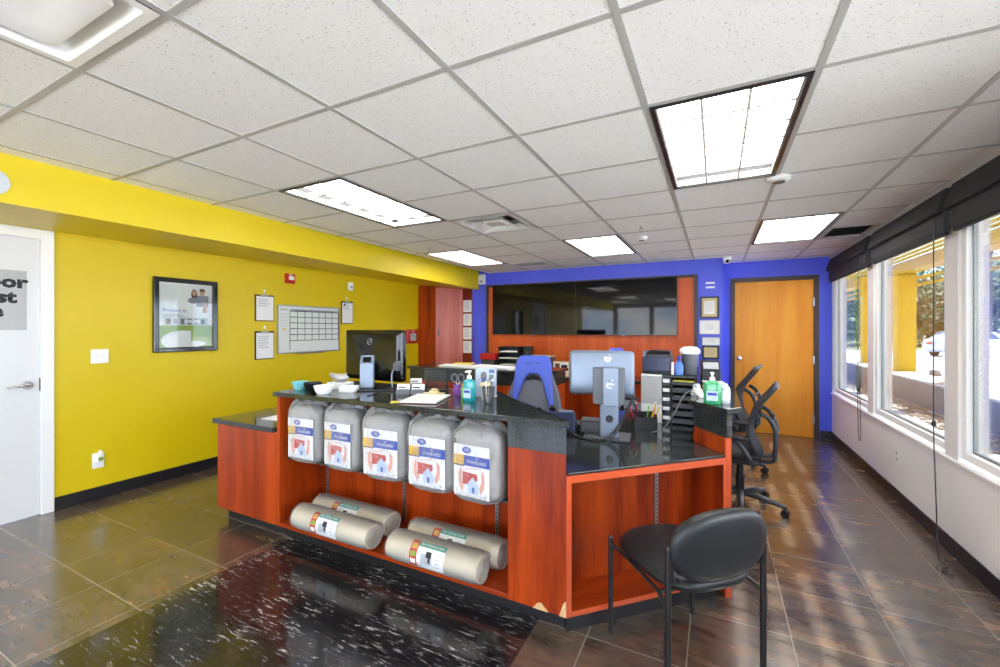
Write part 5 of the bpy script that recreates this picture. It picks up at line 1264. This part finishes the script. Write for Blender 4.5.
def task_chair(label, loc, rz, lift=0):
    t = thing('mesh_office_chair', label, 'chair', loc, rz, 'black mesh office chairs')
    def prof(u):                                   # back profile, (y, z) from bottom to top
        P = [(.15, .47), (.10, .58), (.09, .70), (.13, .82), (.21, .93), (.26, 1.0)]
        k = min(int(u*5), 4); f = u*5-k; a, b = P[k], P[k+1]; return (a[0]*(1-f)+b[0]*f, a[1]*(1-f)+b[1]*f)
    pts = smooth_path([(0,)+p for p in [(.15, .47), (.10, .58), (.09, .70), (.13, .82), (.21, .93), (.26, 1.0)]], 5)
    bm = BM(); nU = len(pts); rings = []
    for i, p in enumerate(pts):
        u = i/(nU-1); w = .205+.03*math.sin(u*PI)-(.04 if i in (0, nU-1) else 0)
        d = (pts[min(i+1, nU-1)]-pts[max(i-1, 0)]).normalized(); nrm = Vector((0, d.z, -d.y))
        ring = []
        for x in [w*(-1+2*k/10) for k in range(11)]: ring.append((x, p.y-.35*x*x*-1*-1+nrm.y*.012, p.z+nrm.z*.012))
        for x in [w*(1-2*k/10) for k in range(11)]: ring.append((x, p.y-.35*x*x-nrm.y*.012, p.z-nrm.z*.012))
        rings.append(ring)
    loft(bm, rings); obj('backrest', bm, 'mesh', t, smooth=True)
    bm = BM(); n2 = len(pts)
    top = [(x, pts[-1].y-.35*x*x, pts[-1].z+.004) for x in [.19*(-1+2*k/10) for k in range(11)]]
    tube(bm, top, .017, 10); obj('top_rail', bm, 'greyplastic', t, smooth=True)
    for s in (-1, 1):
        bm = BM(); tube(bm, smooth_path([(s*.05, .05, .40), (s*.10, .22, .42), (s*.14, .245, .50), (s*.15, .25, .66), (s*.16, .21, .76), (s*.17, .15, .80)], 5), .017, 10); obj('back_support', bm, 'darkgrey', t, smooth=True)
        bm = BM(); tube(bm, smooth_path([(s*.22, .10, .42), (s*.29, .09, .46), (s*.30, .03, .56), (s*.30, -.02, .60)], 4), .016, 10); o = obj('armrest', bm, 'darkgrey', t, smooth=True)
        bm = BM(); cushion(bm, sell(.04, .12, 4, 28), .03, lambda x, y, z: (x+s*.30, y-.04, .62+z)); obj('arm_pad', bm, 'black', o, smooth=True)
    bm = BM(); tube(bm, [(-.13, .245, .52), (.13, .245, .52)], .014, 10); tube(bm, [(-.155, .235, .74), (.155, .235, .74)], .012, 10); obj('cross_bar', bm, 'darkgrey', t, smooth=True)
    bm = BM(); cushion(bm, [(x, y) for x, y in sell(.24, .23, 3.4, 40)], .075, lambda x, y, z: (x, y-.06, .455+z)); obj('seat', bm, 'mesh', t, smooth=True)
    bm = BM(); box(bm, -.10, .10, -.12, .14, .36, .42); obj('mechanism', bm, 'darkgrey', t, bevel=.02)
    bm = BM(); cyl(bm, (0, 0, .10), (0, 0, .37), .025, .025, 16); cyl(bm, (0, 0, .09), (0, 0, .24), .033, .033, 16); obj('gas_post', bm, 'black', t, smooth=True)
    star_base(t, 'darkgrey', .32, .1); return t
c1 = task_chair('black mesh office chair in profile, nearest one beside the desk end', (.175, 4.03, 0), -PI/2-.12)
c2 = dup(c1, (.13, 5.15, 0), -PI/2-.2, 'black mesh office chair in profile, the farther one in front of the orange door'); c2.scale = (1.04, 1.04, 1.06)

# ---------------------------------------------------------------- outside
bm = BM(); box(bm, XR+.14, 3.5, -12, 40, -.2, -.03); struct('ground_sidewalk', bm, 'concrete')
bm = BM(); box(bm, 3.5, 90, -40, 120, -.3, -.06); struct('ground_parking_lot', bm, 'lot')
bm = BM(); box(bm, -60, XR+.14, -60, YF-.12, -.2, -.03); box(bm, XR+.14, 3.5, -60, -12, -.2, -.03); struct('ground_forecourt', bm, 'concrete')  # unseen slab, added so sunlit ground bounces light onto the ceiling
bm = BM(); prism(bm, [(3.6, 36.5), (30, 50), (60, 110), (3.6, 110)], -.06, -.03); struct('ground_verge', bm, 'grass')
wt = BM(); box(wt, 3.5, 4.3, -6, 34, -.1, .44); tag(obj('planter_wall', wt, 'concretewall', bevel=.01), 'low grey concrete wall outside the windows carrying the yellow columns', 'wall')
cp = BM(); box(cp, 3.47, 4.33, -6, 34, .44, .48); cp_o = obj('coping', cp, 'concrete', bpy.data.objects['planter_wall'], bevel=.008)
# pebbles along the wall
bm = BM(); rnd = random.Random(11)
for k in range(1500):
    x = rnd.uniform(2.95, 3.44); y = rnd.uniform(2.5, 20); r = rnd.uniform(.015, .04)
    bmesh.ops.create_icosphere(bm, subdivisions=1, radius=r, matrix=Matrix.Translation((x, y, -.03+r*.4)) @ Matrix.Diagonal((1, rnd.uniform(.7, 1.4), .6, 1)))
pb = tag(obj('pebble_strip', bm, 'pebble', smooth=True), 'strip of loose tan pebbles along the foot of the concrete wall', 'pebbles'); pb['kind'] = 'stuff'
words_ = ['seen in the far window next to the blue wall', 'seen in the middle window', 'seen at the left edge of the near window']
ys = [15.75, 13.15, 10.55, 7.95, 5.35, 2.75, .15]
for k, y in enumerate(ys):
    t = thing('yellow_column', 'square yellow canopy column outside, '+(words_[k] if k < 3 else 'standing on the low wall beyond the near window'), 'column', (3.92, y, .48), 0, 'yellow canopy columns')
    bm = BM(); box(bm, -.165, .165, -.165, .165, 0, 2.26); obj('shaft', bm, 'yellowext', t, bevel=.02)
    bm = BM(); box(bm, -.18, .18, -.18, .18, 0, .03); obj('base_plate', bm, 'yellowext', t)
t = thing('canopy', 'yellow canopy with overhead slats outside the windows', 'canopy', (2.6, 8, 2.74))
bm = BM(); box(bm, 3.76, 4.08, -6, 34, 2.74, 2.98); wobj('beam', bm, 'yellowext', t, bevel=.01)
bm = BM(); box(bm, XR+.15, XR+.34, -6, 34, 2.74, 2.98); wobj('wall_beam', bm, 'yellowext', t)
for k in range(12):
    x = 1.76+.172*k; bm = BM(); box(bm, x, x+.095, -6, 34, 2.99, 3.012); wobj('roof_slat', bm, 'yellowext', t)
for k, z in enumerate((2.60, 2.44)):
    bm = BM(); box(bm, 4.10, 4.14, -6, 34, z, z+.05); wobj('screen_slat', bm, 'yellowext', t)
for k, y in enumerate((12.1, 9.0)):
    t = thing('wall_light', 'small grey ground light on top of the low wall, '+('in the middle window' if k == 0 else 'in the near window'), 'light fixture', (4.1, y, .481), .4)
    bm = BM(); box(bm, -.05, .05, -.09, .09, 0, .03); obj('base', bm, 'darkgrey', t)
    bm = BM(); sideprism(bm, [(-.08, .03), (.08, .03), (.08, .12), (-.03, .12)], -.06, .06); obj('head', bm, 'greyplastic', t, bevel=.006)
# parked car
def car(loc, rz, label):
    t = thing('parked_car', label, 'car', loc, rz)
    prof = [(-2.2, .35), (-2.25, .62), (-2.15, .92), (-1.75, 1.0), (-1.15, 1.38), (-.2, 1.45), (.45, 1.38), (1.15, .98), (1.9, .86), (2.2, .68), (2.25, .42), (2.15, .28), (-2.1, .26)]
    bm = BM(); rings = []
    for yy, s in ((-.86, .97), (-.80, 1), (-.55, 1.0), (.55, 1.0), (.80, 1), (.86, .97)):
        rings.append([(x, yy*(1-(max(0, z-.9))*.38), z if z < .9 else .9+(z-.9)*(1 if abs(yy) < .8 else .97)) for x, z in prof])
    loft(bm, rings); obj('body', bm, 'carpaint', t, smooth=True)
    for s in (-1, 1):
        bm = BM()
        for poly in (((-1.45, .98), (-1.02, 1.32), (-.35, 1.37), (-.35, .98)), ((-.28, .98), (-.28, 1.37), (.38, 1.31), (.88, .98))):
            f = bm.faces.new([bm.verts.new((x, s*(.865*(1-(z-.9)*.38)+.004), z)) for x, z in poly])
        obj('side_window', bm, 'carglass', t)
        for x in (-1.38, 1.42):
            bm = BM(); cyl(bm, (x, s*.70, .32), (x, s*.885, .32), .32, .32, 28); w_ = obj('wheel', bm, 'tyre', t, smooth=True)
            bm = BM(); cyl(bm, (x, s*.885, .32), (x, s*.892, .32), .2, .2, 20); obj('hubcap', bm, 'alu', w_, smooth=True)
        bm = BM(); box(bm, -2.24, -2.12, s*.55-.14, s*.55+.14, .68, .80); obj('tail_lamp', bm, 'red', t, bevel=.02)
    bm = BM(); f = bm.faces.new([bm.verts.new(p) for p in ((.53, -.66, 1.345), (.53, .66, 1.345), (1.12, .76, 1.005), (1.12, -.76, 1.005))]); obj('windscreen', bm, 'carglass', t)
    bm = BM(); f = bm.faces.new([bm.verts.new(p) for p in ((-1.2, -.66, 1.355), (-1.2, .66, 1.355), (-1.7, .76, 1.01), (-1.7, -.76, 1.01))]); obj('rear_window', bm, 'carglass', t)
    return t
car((12.7, 33.3, -.06), .715, 'pale silver sedan parked in the lot, seen through the middle and near windows')
car((19.3, 43.4, -.06), .715, 'pale sedan parked farther back, its roof above the nearer car')
# trees
def make_tree(loc, h, r, seed, m, label, rz=0):
    rnd = random.Random(seed)
    t = thing('tree', label, 'tree', loc, rz, 'trees beyond the parking lot')
    bm = BM(); tube(bm, [(0, 0, 0), (.08*r, .0, h*.3), (-.05*r, .05*r, h*.6), (0, 0, h*.85)], [.05*h*.5, .04*h*.5, .025*h*.5, .01*h*.5], 9)
    for k in range(5): q = rnd.random()*6.28; z = h*(.3+.1*k); tube(bm, [(0, 0, z), (r*.6*math.cos(q), r*.6*math.sin(q), z+h*.18)], [.012*h, .004*h], 6)
    obj('trunk', bm, 'bark', t, smooth=True)
    verts, faces = [], []
    blobs = [(rnd.uniform(-.6, .6)*r, rnd.uniform(-.6, .6)*r, h*rnd.uniform(.22, .88), r*rnd.uniform(.35, .6)) for _ in range(16)]
    for bx, by, bz, br in blobs:
        for k in range(230):
            v = Vector((rnd.gauss(0, 1), rnd.gauss(0, 1), rnd.gauss(0, 1))).normalized()*br*rnd.uniform(.65, 1.05); c = Vector((bx, by, bz))+v
            a = Vector((rnd.gauss(0, 1), rnd.gauss(0, 1), rnd.gauss(0, 1))).normalized(); b = a.orthogonal().normalized(); s = rnd.uniform(.10, .22)*(.6+h/14)
            i0 = len(verts); verts += [c-a*s, c+b*s*.6, c+a*s, c-b*s*.6]; faces.append((i0, i0+1, i0+2, i0+3))
    me = bpy.data.meshes.new('crown'); me.from_pydata([tuple(v) for v in verts], [], faces); me.materials.append(M[m])
    o = bpy.data.objects.new('crown', me); C.objects.link(o); o.parent = t; return t
def at(u, d): return (.8916*u*d-.4529*d, .4529*u*d+.8916*d, -.05)     # direction and distance from the middle of the room
TR = [(at(.74, 40), 6.6, 3.2, 9, 'leafa', 'dark tree beyond the lot, hidden behind the blue wall edge'), (at(.80, 37), 6.2, 2.9, 1, 'leafb', 'bushy green tree beyond the lot in the far window'),
 (at(.87, 40), 6.6, 3.2, 2, 'leafa', 'dark tree beyond the lot at the right of the far window'), (at(.955, 42), 7.4, 3.6, 3, 'leafb', 'broad tree beyond the lot, behind the middle window column'),
 (at(1.0, 37), 6.0, 3.0, 4, 'leafa', 'dense dark tree just right of the middle window column'), (at(1.05, 40), 6.4, 3.4, 5, 'leafa', 'dense dark tree behind the tail of the parked car'),
 (at(1.12, 37), 8.0, 3.2, 6, 'leafb', 'tall light green tree in the near window'), (at(1.19, 40), 8.6, 3.6, 7, 'leafb', 'light green tree at the right edge of the near window'), (at(1.29, 38), 8.0, 3.6, 8, 'leafa', 'tree beyond the right edge of the near window')]
for a_ in TR: make_tree(*a_)
t = thing('lamp_post', 'dark lamp post in the parking lot in the near window', 'lamp post', (16.1, 39.6, -.06))
bm = BM(); cyl(bm, (0, 0, 0), (0, 0, .6), .22, .2, 16); obj('footing', bm, 'concrete', t, smooth=True)
bm = BM(); cyl(bm, (0, 0, .6), (0, 0, 6.5), .09, .06, 12); obj('pole', bm, 'darkframe', t, smooth=True)
bm = BM(); box(bm, -.6, .1, -.15, .15, 6.5, 6.62); obj('lamp_head', bm, 'darkframe', t)
